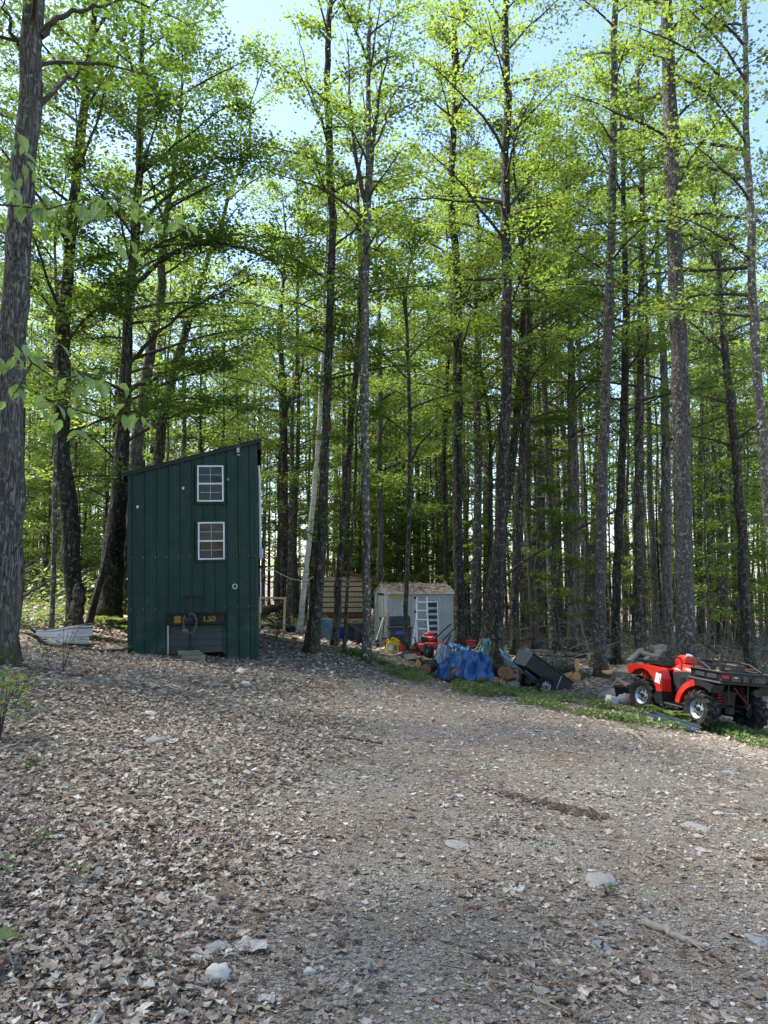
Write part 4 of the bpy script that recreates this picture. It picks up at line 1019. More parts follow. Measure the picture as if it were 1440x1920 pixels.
# ------------------------------------------------------------------ tall green metal tower house on a trailer
def rib_outline(x0, x1, pitch=.229, off=.095, h=.034, th=.003):
    f = []; x = x0; f.append((x0, 0.))
    ks = np.arange(math.floor((x0 - off) / pitch), math.ceil((x1 - off) / pitch) + 1)
    for k in ks:
        c = off + k * pitch
        for dx, yy in ((-.036, 0), (-.007, -h), (.007, -h), (.036, 0), (.085, 0), (.092, -.004), (.104, -.004), (.111, 0), (.140, 0), (.147, -.004), (.159, -.004), (.166, 0)):
            xx = c + dx
            if x0 + .004 < xx < x1 - .004: f.append((xx, yy))
    f.append((x1, f[-1][1] if abs(f[-1][1]) > .01 else 0.))
    f = sorted(set(f)); return f + [(a, b + th) for a, b in f[::-1]]
def rib_panel(x0, x1, z0, ztop, y=0.0, **kw):
    o = rib_outline(x0, x1, **kw); n = len(o); zt = ztop if callable(ztop) else (lambda x: ztop)
    V = [(a, b + y, z0) for a, b in o] + [(a, b + y, zt(a)) for a, b in o]
    Fs = [(i, (i + 1) % n, n + (i + 1) % n, n + i) for i in range(n)]; k = n // 2
    Fs += [(i, i + 1, n - 2 - i, n - 1 - i) for i in range(k - 1)] + [(n + n - 1 - i, n + n - 2 - i, n + i + 1, n + i) for i in range(k - 1)]
    return MB().add(V, Fs)
def tower():
    W, DP = 2.50, 4.6; zl, zr = 3.62, 4.27; zt = lambda x: zl + (zr - zl) * x / W
    b = gp(247, 15.28); b.z = float(P(247, 1230, 15.28)[2])
    T = thing('tower_house', 'tall narrow dark green metal tower house with two white windows and slanted roof', 'tower house', b, (0, R(-1.3), R(9.3)))
    for x0, x1, z0 in ((0, .716, 1.14), (.716, 1.402, .80), (1.402, 1.86, .795), (1.86, W, .80)):
        rib_panel(x0 + .001, x1 - .001, z0, lambda x: zt(x) - .012).build('wall_panel', M['green_metal'], T)
    for x0, x1, z1 in ((0, .73, 1.165), (1.865, W, .83)):
        rib_panel(x0 + .002, x1, -.3, z1, .008).build('skirt_panel', M['green_metal_low'], T)
    # side walls, back, dark core
    for xs, nm in ((W - .001, 1), (.001, -1)):
        for k in range(5):
            o = rib_panel(k * .916 + .03, min(DP, (k + 1) * .916 + .029), -.3, zt(xs) - .02).build('side_panel', M['green_metal'], T)
            o.rotation_euler = (0, 0, R(90) if nm > 0 else R(90)); o.location = (xs, 0, 0)
            if nm < 0: o.scale = (1, -1, 1)
    for x in (0, W):
        MB().box((x, .008, 1.95 if x == 0 else 2.05), (.05, .05, 3.4 if x == 0 else 4.4), None, 0, .004).build('corner_trim', M['green_metal'], T)
    MB().prism([(.05, .06, .05), (W - .05, .06, .05), (W - .05, .06, zt(W - .05) - .05), (.05, .06, zt(.05) - .05)], (0, DP - .1, 0)).build('core', M['black_steel'], T)
    a = math.atan2(zr - zl, W)
    r_ = MB(); L = W / cos(a) + .27
    r_.box((W / 2 - .01, DP / 2, (zl + zr) / 2 + .022), (L, DP + .12, .03), (0, -a, 0), 0, .004); rf = r_.build('roof', M['black_steel'], T)
    MB().box((W / 2 - .01, -.048, (zl + zr) / 2 - .022), (L, .02, .055), (0, -a, 0), 0, .003).build('rake_trim', M['black_steel'], rf)
    MB().box((W + .105, DP / 2 - .02, zr - .07), (.022, DP + .1, .20), None, 0, .003).build('fascia', M['roof_brown'], rf)
    MB().box((-.125, DP / 2 - .02, zl - .10), (.022, DP + .1, .10), None, 0, .003).build('fascia', M['roof_brown'], rf)
    for k in range(6): MB().box((W + .06, .05 + k * .85, zr - .10), (.10, .04, .12), None, 0, .003).build('rafter_tail', M['roof_brown'], rf)
    # windows
    for x0, x1, z0, z1, cracked in ((1.33, 1.85, 3.03, 3.765, 1), (1.34, 1.865, 1.86, 2.615, 0)):
        xc, w, h = (x0 + x1) / 2, x1 - x0, z1 - z0; zm = z0 + h * .495
        wn = MB()
        for (c, s) in (((xc, -.047, z1 + .02), (w + .08, .02, .04)), ((xc, -.047, z0 - .02), (w + .08, .02, .04)), ((x0 - .02, -.0475, (z0 + z1) / 2), (.038, .02, h)), ((x1 + .02, -.0475, (z0 + z1) / 2), (.038, .02, h))):
            wn.box(c, s, None, 0, .003)
        win = wn.build('window', M['green_metal'], T)
        fr = MB(); t_ = .030
        for (c, s) in (((xc, -.061, z1 - t_ / 2), (w, .05, t_)), ((xc, -.061, z0 + t_ / 2), (w, .05, t_)), ((x0 + t_ / 2, -.0612, (z0 + z1) / 2), (t_, .05, h - 2 * t_)), ((x1 - t_ / 2, -.0612, (z0 + z1) / 2), (t_, .05, h - 2 * t_))):
            fr.box(c, s, None, 0, .004)
        fr.build('frame', M['white_vinyl'], win)
        MB().box((xc, -.063, zm), (w - 2 * t_, .05, .034), None, 0, .004).build('meeting_rail', M['white_vinyl'], win)
        for lo, hi, up in ((zm + .02, z1 - t_, 1), (z0 + t_, zm - .02, 0)):
            yy = -.057 if up else -.052
            for i in range(2):
                for j in range(2):
                    a0 = x0 + t_ + i * (w - 2 * t_) / 2; b0 = lo + j * (hi - lo) / 2
                    MB().box((a0 + (w - 2 * t_) / 4, yy, b0 + (hi - lo) / 4), ((w - 2 * t_) / 2 - .006, .006, (hi - lo) / 2 - .006), (R(.35) * (1 if j else -1), 0, R(.3) * (1 if i else -1))).build('pane', M['glass'], win)
            mm = MB(); mm.box((xc, yy - .006, (lo + hi) / 2), (.007, .008, hi - lo)); mm.build('muntin', M['shed_grey'] if up else M['shed_grey'], win)
            MB().box((xc, yy - .006, (lo + hi) / 2), (w - 2 * t_, .0075, .007)).build('muntin', M['shed_grey'] if up else M['shed_grey'], win)
            if not up:
                s = MB()
                for (c, s_) in (((xc, yy - .012, lo + .012), (w - 2 * t_, .012, .02)), ((x0 + t_ + .01, yy - .0122, (lo + hi) / 2), (.016, .012, hi - lo)), ((x1 - t_ - .01, yy - .0122, (lo + hi) / 2), (.016, .012, hi - lo))): s.box(c, s_)
                s.build('screen_frame', M['screen'], win)
    # small things on the wall
    MB().box((2.145, -.035, 4.12), (.055, .045, .17), None, 0, .006).box((2.155, -.04, 3.985), (.06, .05, .02), None, 0, .004).build('lamp_bracket', M['pale_board'], T)
    for x, z, m in ((1.05, 3.31, 'white_vinyl'), (.163, 2.94, 'white_vinyl'), (1.93, 3.49, 'shed_grey')):
        MB().box((x, -.024, z), (.04, .016, .055), (0, .1, 0), 0, .005).build('wall_clip', M[m], T)
    MB().lathe([(.028, -.02), (.036, -.045), (.06, -.045), (.066, -.03), (.066, 0), (.028, 0)], (2.06, -.012, 1.31), (0, 1, 0), 6, 0, True).build('port_ring', M['galv'], T)
    MB().lathe([(.0, .0), (.03, .0)], (2.06, -.014, 1.31), (0, -1, 0), 12).build('port_hole_disc', M['black_steel'], T)  # dark disc stands in for the shade inside the port hole
    for k in range(12):
        for z in (1.93, .9): 
            if not (.7 < k * .229 + .095 < 1.9 and z < 1.0): MB().lathe([(.010, 0), (.010, .006), (.0, .010)], (min(W - .03, k * .229 + .045), -.001, z), (0, -1, 0), 6).build('screw', M['galv'], T)
    MB().tube([(W + .075, .55, 2.05), (W + .075, .55, 3.5), (W + .06, .55, 3.85)], .028, 8).build('conduit', M['white_vinyl'], T)
    MB().box((W + .09, .53, 1.98), (.09, .16, .22), None, 0, .01).build('meter_box', M['galv'], T)
    MB().tube([(W + .07, .3, .75), (W + .07, .3, 1.6)], .012, 6).build('cable', M['white_vinyl'], T)
    # trailer front: opening with siding boards, beam, plates, jack, chain
    for k in range(4):
        MB().box((1.295, .05, .485 - .135 * k), (1.12, .016, .15), (R(-7), 0, 0), 0, .003).build('siding_board', M['dark_siding'], T)
    MB().box((.748, -.004, .27), (.035, .03, .62), None, 0, .004).build('opening_trim', M['galv'], T)
    MB().box((1.842, -.004, .27), (.035, .03, .62), None, 0, .004).build('opening_trim', M['green_metal_low'], T)
    bm = MB(); bm.box((1.29, -.06, .685), (1.12, .014, .185)).box((1.30, -.085, .785), (1.14, .09, .014), None, 0, .003).box((1.30, -.085, .585), (1.16, .09, .014), None, 0, .003)
    beam = bm.build('tongue_beam', M['black_steel'], T)
    MB().box((.94, -.070, .685), (.13, .006, .145), (0, .02, 0)).build('plate', M['yellow_plate'], beam)
    tx = bpy.data.curves.new('number_plate', 'FONT'); tx.body = '1.50'; tx.size = .15; tx.extrude = .002; tx.align_x = 'CENTER'; tx.offset = .004
    M['worn_yellow'] = worn('worn_yellow_paint', lin(152, 122, 36), .8, 0, .35, 26, lin(40, 38, 30), 1.0); tx.materials.append(M['worn_yellow']); to = bpy.data.objects.new('lettering_curve', tx); COL.objects.link(to); bpy.context.view_layer.update()
    me = bpy.data.meshes.new_from_object(to.evaluated_get(bpy.context.evaluated_depsgraph_get())); bpy.data.objects.remove(to); link('lettering', me, beam, (1.55, -.071, .63), (R(90), 0, 0))
    MB().box((1.22, -.34, .655), (.13, .56, .09), None, 0, .01).box((1.22, -.68, .70), (.12, .2, .07), None, 0, .01).build('drawbar', M['black_steel'], T)
    jk = MB(); jk.tube([(1.22, -.5, .16), (1.22, -.5, .78)], .026, 10).tube([(1.22, -.5, .74), (1.22, -.5, 1.17)], .05, 12).box((1.22, -.5, 1.165), (.115, .12, .05), None, 0, .008).box((1.22, -.5, .15), (.15, .15, .015))
    jack = jk.build('tongue_jack', M['black_steel'], T)
    MB().tube([(1.03, -.5, 1.135), (1.47, -.52, 1.15)], .012, 8).build('crank_arm', M['black_steel'], jack)
    MB().tube([(1.47, -.52, 1.155), (1.40, -.53, 1.06), (1.385, -.54, .99), (1.45, -.55, .92), (1.55, -.52, .84), (1.585, -.45, .76)], .017, 8).build('hose', M['black_plastic'], jack)
    # chain links
    pa = [(1.12, -.56, .79), (1.10, -.6, .62), (1.13, -.63, .50), (1.20, -.64, .43), (1.29, -.64, .47), (1.34, -.62, .58), (1.345, -.6, .70), (1.30, -.56, .80), (1.22, -.55, .82)]
    cp = polyline_at(pa, np.linspace(0, 1, 25))
    for i in range(24):
        c = (cp[i] + cp[i + 1]) / 2; d = cp[i + 1] - cp[i]; l = np.linalg.norm(d); d /= l; s = np.cross(d, (0, 1, 0)) if i % 2 else np.array((0, 1., 0)); s /= np.linalg.norm(s)
        ring = [c + d * cos(a_) * l * .78 + s * sin(a_) * l * .42 for a_ in np.linspace(0, 2 * pi, 9)]
        MB().tube(ring, .0085, 5, False).build('chain_link', M['chain'], jack)
    MB().box((1.14, -.66, .49), (.12, .08, .08), (.3, .2, .1), 0, .02).build('coupler_latch', M['chain'], jack)
    # stacked boards and block under the jack
    w = T.matrix_world if False else (Matrix.Translation(b) @ Euler((0, R(-1.3), R(9.3))).to_matrix().to_4x4())
    for i, (dx, dz, sz, lab, m) in enumerate(((.06, .03, (.44, .22, .13), 'grey concrete block at the bottom under the tongue jack', 'old_board'), (.0, .115, (.46, .2, .035), 'lower of two short boards stacked under the tongue jack', 'old_board'), (-.03, .153, (.40, .18, .034), 'upper short board directly under the tongue jack foot', 'old_board'))):
        p = w @ Vector((1.22 + dx, -.5, 0)); z = float(gz(p.x, p.y))
        o = MB().box((0, 0, 0), sz, None, 0, .008).build('support_block' if i == 0 else 'support_board', M[m]); o.location = (p.x, p.y, z + dz + .0); o.rotation_euler = (0, 0, R(9 + 6 * i)); tag(o, lab, 'block' if i == 0 else 'board')
    return T
tower()

# ------------------------------------------------------------------ metal sheet and branch at left
def metal_sheet():
    c = gp(120, 16.0); T = thing('metal_sheet', 'blue grey corrugated metal sheet bent and lying against tree trunks', 'metal sheet', c, (0, 0, R(10))); T.scale = (1, 1, .66)
    def strip(z0, z1, y0, y1, n=8):
        G = np.zeros((n, 40, 3)); u = np.linspace(0, 1, n); v = np.linspace(-1, 1, 40)
        for i in range(n):
            z = z0 + (z1 - z0) * u[i]; y = y0 + (y1 - y0) * u[i]
            rib = .032 * (np.abs(((u[i] * 3) % 1) - .5) < .17)
            for j in range(40):
                sag = .10 * (v[j] + .3) ** 2 - .03
                G[i, j] = (v[j] * .56 + .06 * (1 - u[i]) - (.05 * u[i] if v[j] < 0 else 0), y - rib + sag * .4, z + .10 * v[j] * u[i] + .02 * sin(v[j] * 5))
        G2 = G[::-1].copy(); G2[..., 1] += .004
        return MB().grid(G).grid(G2)
    strip(.16, .43, -.06, .28).build('upper_panel', M['sheet'], T); strip(.0, .165, -.42, -.055).build('lower_panel', M['sheet'], T)
    MB().tube([(-.62, .30, .33), (0, .28, .44), (.56, .33, .545)], .014, 6).build('rim', M['black_steel'], T)
metal_sheet()
def branch_on_ground(name, label, pts, r0, r1, mat, twigs=(), ground_it=True):
    q = np.array([P(*p) for p in pts])
    if ground_it: q[:, 2] = np.maximum(q[:, 2], gz(q[:, 0], q[:, 1]) + r0 * .8)
    o0 = q[0].copy(); mb = MB(); f = polyline_at(q - o0, np.linspace(0, 1, 5 * len(q))); g = np.random.default_rng(int(pts[0][0]) + 7)
    f[1:-1] += g.normal(0, r0 * .2, (len(f) - 2, 3)); mb.tube(f, np.linspace(r0, r1, len(f)), 8, True, 0, .05, g)
    for tp in twigs:
        t = np.array([P(*p) for p in tp]) - o0; mb.tube(t, np.linspace(r1 * 1.2, r1 * .4, len(t)), 5, True)
    o = mb.build(name, M[mat], None, True); o.location = o0; return tag(o, label, 'branch')
branch_on_ground('fallen_branch', 'long dark curved branch lying in front of the metal sheet', [(60,1190,15.4),(84,1206,15.4),(115,1214,15.3),(150,1220,15.3),(185,1223,15.3),(225,1219,15.3),(249,1213,15.25)], .04, .025, 'twig',
                 [[(66,1185,15.4),(50,1172,15.6),(30,1165,15.8)], [(62,1190,15.4),(40,1186,15.5),(20,1190,15.6)]])
branch_on_ground('dead_branch', 'bare dark branch rising behind the thick maple at left', [(38,1122,13.5),(60,1108,14),(88,1092,14.6),(105,1078,15)], .03, .012, 'twig')

# ------------------------------------------------------------------ things right of the tower
def wood_frame():
    D = 21.6; b = gp(511, D); s = D / F; T = thing('wooden_frame', 'empty yellowish wooden frame standing upright in the brush', 'frame', b, (R(-4), R(1.5), R(12)))
    w, h = 46 * s, 60 * s
    for c, z in (((-w / 2, 0, h / 2), (.055, .06, h)), ((w / 2, 0, h / 2), (.055, .06, h))): MB().box(c, z, None, 0, .004).build('upright', M['pale_board'], T)
    for c, z in (((0, 0, h + .02), (w + .06, .058, .055)), ((0, 0, .03), (w - .06, .058, .055))): MB().box(c, z, None, 0, .004).build('rail', M['pale_board'], T)
wood_frame()
branch_on_ground('fallen_log', 'dark fallen log seen through the empty wooden frame', [(470,1152,25.5),(500,1144,25.5),(526,1137,25.5)], .16, .12, 'bark_dark')
def low_machine():
    b = gp(531, 22.5); T = thing('lawn_mower', 'low black wheeled machine half hidden in brush behind the wooden frame', 'mower', b, (0, 0, R(20)))
    MB().box((0, 0, .16), (.5, .4, .12), None, 0, .04).build('deck', M['black_plastic'], T); MB().box((-.05, 0, .29), (.22, .22, .16), None, 0, .05).build('engine', M['dark_plastic'], T)
    for x in (-.22, .24):
        for y in (-.22, .22): MB().lathe([(.0, -.03), (.09, -.03), (.11, -.02), (.11, .02), (.09, .03), (0, .03)], (x, y, .11), (0, 1, 0), 16).build('wheel', M['rubber'], T, True)
    MB().tube([(-.2, -.15, .25), (-.55, -.15, .5), (-.55, .15, .5), (-.2, .15, .25)], .012, 6).build('handle', M['black_steel'], T)
low_machine()
def rope():
    pts = [P(498, 1060, 22), P(520, 1073, 22.4), P(545, 1085, 22.8), (P(565, 1088.5, 23.2)), P(580, 1086, 23.6), P(592, 1079, 24)]
    o0 = pts[0].copy(); o = MB().tube(polyline_at(np.array(pts) - o0, np.linspace(0, 1, 24)), .009, 5).build('rope', M['white_vinyl'], None, True); o.location = o0
    tag(o, 'pale rope sagging between trunks right of the tower', 'rope')
rope()
def wood_shed():
    D = 26.5; s = D / F; b = gp(644, D); b.z = float(P(644, 1182, D)[2])
    T = thing('firewood_shed', 'open wood shed of pale horizontal slats with a brown sloping roof', 'shed', b, (0, 0, R(6)))
    w = 1.80; z0 = .08
    for k in range(10):
        zc = z0 + .075 + k * .178
        MB().box((0, 0, zc), (w, .024, .142), (0, random.gauss(0, .004), 0), 0, .003).build('slat', M['pale_board'] if k != 2 else M['red_brown'], T)
    for k in range(10):
        for sx in (-1, 1):
            zc = z0 + .075 + k * .178; MB().box((sx * (w / 2 - .013), .62, zc), (.024, 1.2, .142), None, 0, .003).build('slat', M['pale_board'], T)
    for x in (-w / 2 + .06, -.05, w / 2 - .06):
        for y in (.06, 1.2): MB().box((x, y, 1.0 + (.12 if x < 0 else -.02)), (.09, .09, 2.05), None, 0, .004).build('post', M['red_brown'], T)
    for k in range(9): MB().box((0, 1.235, .12 + k * .2), (w - .02, .022, .192), None, 0, .003).build('gap_backing_plank', M['red_brown'], T)  # backing boards added so the slat gaps stay dark
    a = math.atan2(.40, w)
    rf = MB().box((0, .55, 2.03), (w + .56, 1.7, .035), (0, a, 0), 0, .004).build('roof', M['roof_brown'], T)
    MB().box((0, -.29, 1.985), (w + .54, .03, .09), (0, a, 0), 0, .004).build('fascia', M['red_brown'], rf)
    for x in (-.85, -.3, .3, .85): MB().box((x, .5, 1.965 - x * tan_(a)), (.045, 1.5, .09), None, 0, .003).build('rafter', M['red_brown'], rf)
    g = np.random.default_rng(4)
    for i in range(5):
        for j in range(3):
            r = .07 + .02 * g.random(); MB().lathe([(0, 0), (r, 0), (r, .45), (0, .45)], (-.72 + i * .33 + .05 * j, .1, .18 + .2 * j), (0, 1, 0), 8).build('firewood', M['bark_dark'], T)
def tan_(a): return math.tan(a)
wood_shed()
def round_bin(name, label, px, D, py0, py1, wt, wb, mat, lid=True, logo=False, yaw=0.0):
    s = D / F; b = gp(px, D); b.z = float(P(px, py1, D)[2]); h = (py1 - py0) * s; rt, rb = wt * s / 2, wb * s / 2
    T = thing(name, label, 'bin', b, (0, 0, yaw))
    MB().lathe([(0, 0), (rb * .95, 0), (rb, .02), (rt * .97, h * .9), (rt * 1.05, h * .91), (rt * 1.05, h * .95), (rt * .93, h * .95), (rt * .9, h * .1)], (0, 0, 0), (0, 0, 1), 24).build('body', M[mat], T, False)
    if lid:
        l = MB().lathe([(rt * 1.07, h * .945), (rt * 1.08, h * .975), (rt * .8, h * 1.0), (rt * .3, h * 1.015), (0, h * 1.015)], (0, 0, 0), (0, 0, 1), 24).build('lid', M[mat], T)
        MB().tube([(-.07, 0, h * 1.01), (-.05, 0, h * 1.05), (.05, 0, h * 1.05), (.07, 0, h * 1.01)], .012, 6).build('handle', M[mat], l)
    for sg in (-1, 1): MB().box((sg * rt * 1.08, 0, h * .85), (.03, .12, .03), None, 0, .008).build('grip', M[mat], T)
    if logo: MB().box((rt * .3, -rt * .9, h * .72), (.13, .012, .12), (R(-4), 0, R(17)), 0, .003).build('label_plate', M['blue_plastic'], T)
    return T
round_bin('trash_can', 'grey green trash can standing left of the leaning dark trunk', 611, 22.8, 1160, 1203, 27, 22, 'bin_green', True, True)
round_bin('barrel', 'open bright blue barrel partly behind the leaning dark trunk', 644, 23.4, 1175, 1208, 24, 22, 'blue_plastic', False)
round_bin('trash_can', 'black trash can in front of the slatted wood shed', 666, 22.6, 1168, 1210, 29, 22, 'black_plastic', True)
round_bin('barrel', 'blue tub between the black trash can and the pale spotted trunk', 679, 23.6, 1176, 1210, 17, 15, 'blue_plastic', False)

# ------------------------------------------------------------------ grey resin shed and what stands before it
SHY = R(15); SD = 23.6
sh_b = gp(727, SD); sh_b.z = float(P(727, 1216, SD)[2])
def sh(x, y, z): return sh_b + Euler((0, 0, SHY)).to_matrix() @ Vector((x, y, z))
def grey_shed():
    T = thing('garden_shed', 'small light grey resin shed with fallen leaves on its gabled roof', 'shed', sh_b, (0, 0, SHY))
    Lx, Wy, H, rise = 2.12, 1.55, 1.66, .27; n = 6
    for k in range(n):
        x0, x1 = k * Lx / n, (k + 1) * Lx / n
        rib_panel(x0 + .002, x1 - .002, 0, H, pitch=.118, off=.05, h=.008).build('wall_panel', M['shed_grey'], T)
    for k in range(n):
        o = rib_panel(k * Lx / n + .002, (k + 1) * Lx / n - .002, 0, H, pitch=.118, off=.05, h=.008).build('wall_panel', M['shed_grey'], T); o.location = (0, Wy, 0)
    # gable ends
    gt = lambda y: H + rise * (1 - abs(y - Wy / 2) / (Wy / 2)) - .02
    for xs in (0.0, Lx):
        MB().prism([(xs + (.0 if xs else 0), .0, H), (xs, Wy, H), (xs, Wy / 2, H + rise - .02)], (-.03 if xs == 0 else .03, 0, 0)).build('gable', M['shed_grey'], T)
    MB().box((Lx, Wy / 2, H / 2), (.03, Wy - .02, H)).build('end_wall', M['shed_grey'], T)
    MB().box((.02, Wy / 2, H / 2), (.03, Wy - .02, H - .01)).build('end_wall', M['black_steel'], T)
    for y0, y1 in ((.42, .775), (.785, 1.14)):
        d = MB().box((-.012, (y0 + y1) / 2, H / 2 - .02), (.03, y1 - y0 - .01, H - .12), None, 0, .008).build('door', M['shed_grey'], T)
        MB().box((-.036, .70 if y0 < .5 else .86, .86), (.02, .03, .10), None, 0, .005).build('handle', M['black_plastic'], d)
    for y0, y1 in ((.0, .36), (1.2, 1.55)): MB().box((-.012, (y0 + y1) / 2, H / 2), (.03, y1 - y0, H - .01), None, 0, .006).build('front_panel', M['shed_grey'], T)
    for y in (0.004,): MB().box((-.006, y, H / 2), (.05, .045, H), None, 0, .005).build('corner_post', M['shed_grey'], T)
    a = math.atan2(rise, Wy / 2); sl_ = (Wy / 2) / cos(a) + .10
    rf = MB(); yc = Wy / 4 - .05 * cos(a)
    rf.box((Lx / 2, yc, H + rise / 2 + .012 - .05 * sin(a)), (Lx + .12, sl_, .03), (a, 0, 0), 0, .005).box((Lx / 2, Wy - yc, H + rise / 2 + .012 - .05 * sin(a)), (Lx + .12, sl_, .03), (-a, 0, 0), 0, .005)
    rf = rf.build('roof', M['roof_pale'], T)
    g = np.random.default_rng(6); m = 620; x = g.uniform(-.05, Lx + .05, m); y = g.uniform(-.08, Wy / 2 + .02, m); lm = MB()
    nz, d = rand_frames(g, m, .35); nz[:, 1] -= .3; nz /= np.linalg.norm(nz, axis=1)[:, None]; d -= nz * (d * nz).sum(1)[:, None]
    leaves(lm, LT_KITE, np.stack([x, y, H + .045 + y * rise / (Wy / 2) + .015 * g.random(m)], -1), nz, d, g.uniform(.05, .10, m), 0, g.uniform(-1.5, 2, m))
    tag(lm.build('fallen_leaves', bpy.data.materials['roof_leaf'], rf), None, None, None, 'stuff')
    MB().box((.29, -.022, H - .10), (.40, .02, .09), None, 0, .004).build('sign_board', M['yellow'], T)
    MB().box((1.25, -.02, .05), (.2, .02, .5)); return T
def roof_leaf():
    t = NT('roof_leaf'); g = t.n('ShaderNodeNewGeometry')
    t.pbr(t.ramp(g.outputs['Random Per Island'], [(0, lin(120, 90, 78)), (.4, lin(158, 126, 112)), (.75, lin(176, 146, 132)), (1, lin(206, 186, 172))]), .8)
roof_leaf(); grey_shed()
def bar(mb, a, b, r, sides=8, mat=0): mb.tube([a, b], r, sides, True, mat)
def ladder():
    a = lambda px, py, D: Vector(P(px, py, D)); base = a(790, 1210, 22.6); T = thing('ladder', 'white aluminium step ladder with flared legs leaning on the grey shed', 'ladder', base)
    L = lambda px, py, D: np.array(a(px, py, D) - base)
    for nm, pts in (('rail', [(781.5, 1120, 23.3), (781.5, 1165, 23.1), (781.7, 1208, 22.95)]), ('rail', [(800.8, 1120, 23.3), (801.5, 1165, 23.1), (804, 1188, 23)]),
                    ('outer_leg', [(781, 1160, 23.05), (777, 1190, 22.8), (773.5, 1218, 22.5)]), ('outer_leg', [(801.5, 1155, 23.05), (804, 1185, 22.8), (807, 1216, 22.5)])):
        MB().tube([L(*p) for p in pts], .027, 4).build(nm, M['alu'], T)
    for y in (1129, 1145, 1162, 1179, 1196): MB().tube([L(780, y, 23.12 - (y - 1129) * .004), L(803, y + .5, 23.12 - (y - 1129) * .004)], .022, 6).build('rung', M['alu'], T)
    for y in (1121, 1147): MB().box(L(778.5, y, 23.2), (.07, .06, .07), None, 0, .01).build('hinge', M['black_plastic'], T)
ladder()
def slat_rack():
    b = sh(1.42, -.10, 0); T = thing('slatted_rack', 'white framed rack with dark gaps leaning right of the ladder on the grey shed', 'rack', b, (R(-3), 0, SHY))
    w, h = .34, 1.42
    for x in (-w / 2, w / 2): MB().box((x, 0, h / 2), (.03, .035, h), None, 0, .004).build('side_rail', M['alu'], T)
    MB().box((0, 0, h - .02), (w - .03, .034, .04), None, 0, .004).build('top_rail', M['alu'], T)
    MB().box((0, .018, h / 2), (w - .034, .01, h - .05)).build('back_sheet', M['black_plastic'], T)
    for k in range(7): MB().box((0, -.004, .12 + .18 * k), (w - .034, .03, .075), None, 0, .006).build('slat', M['shed_grey'], T)
slat_rack()
def black_bin():
    b = gp(749, 22.3); b.z = float(P(749, 1216, 22.3)[2]); s = 22.3 / F; T = thing('storage_bin', 'large black bin with a blue label and open lid beside the crooked sapling', 'bin', b, (0, 0, R(8)))
    w, d, h = .62, .55, .60
    def frus(z0, z1, s0, s1): 
        V = [(sx * w / 2 * q, sy * d / 2 * q, z) for z, q in ((z0, s0), (z1, s1)) for sx, sy in ((-1, -1), (1, -1), (1, 1), (-1, 1))]
        return MB().add(V, [(3, 2, 1, 0), (4, 5, 6, 7), (0, 1, 5, 4), (1, 2, 6, 5), (2, 3, 7, 6), (3, 0, 4, 7)])
    frus(0, h, .84, 1.0).build('body', M['dark_plastic'], T)
    MB().box((0, -.01, h + .012), (w + .05, d + .05, .05), None, 0, .012).build('rim', M['black_plastic'], T)
    MB().box((-.0, -.265, .25), (.36, .04, .24), (R(-4), 0, 0), 0, .03).build('recess', M['black_plastic'], T)
    MB().box((-.02, -.287, .47), (.30, .012, .10), (R(-4), R(-4), 0), 0, .003).build('label_plate', M['blue_plastic'], T)
    MB().box((.04, .26, h + .17), (w + .02, .06, .28), (R(-12), 0, 0), 0, .02).build('lid', M['black_plastic'], T)
    MB().box((-.1, .215, h + .21), (.22, .03, .03), (R(-12), 0, 0), 0, .008).build('handle', M['dark_plastic'], T)
black_bin()
def shovel(label, top, bot, hm, blade=None, bm='galv', grip=None):
    p0, p1 = P(*top), P(*bot); base = Vector(p1); T = thing('shovel', label, 'shovel', base); q = p0 - p1; d = q / np.linalg.norm(q)
    MB().tube([(0, 0, 0), q], .016, 8).build('shaft', M[hm], T)
    if grip: 
        s = np.array((1., 0, 0)); mb = MB(); mb.tube([q, q + d * .06 + s * .06, q + d * .13 + s * .06, q + d * .13 - s * .06, q + d * .06 - s * .06, q], .014, 6, False); mb.build('grip', M[grip], T)
    if blade:
        w, l = blade; G = np.zeros((6, 7, 3))
        for i in range(6):
            for j in range(7):
                v = (j - 3) / 3; G[i, j] = d * (.08 - l * i / 5) + np.array((v * w / 2 * (1 if i > 0 else .75), -.05 * (1 - v * v) * (1 - .5 * i / 5), 0))
        G2 = G[::-1].copy(); G2[..., 1] += .006; MB().grid(G).grid(G2).build('blade', M[bm], T)
shovel('snow shovel with orange grip and grey blade leaning by the shed door', (722, 1156, 22.9), (716, 1200, 22.4), 'black_steel', (.38, .36), 'dark_plastic', 'orange')
shovel('pale handled shovel slanting left of the black bin', (719, 1158, 22.8), (704, 1204, 22.3), 'alu', (.2, .26), 'black_steel')
shovel('thin dark handled tool leaning in front of the shed door', (711, 1176, 22.7), (704, 1206, 22.35), 'twig', None)
shovel('long brown pole slanting in the weeds below the shovels', (703.5, 1206, 21.0), (715, 1252, 18.2), 'twig', None)
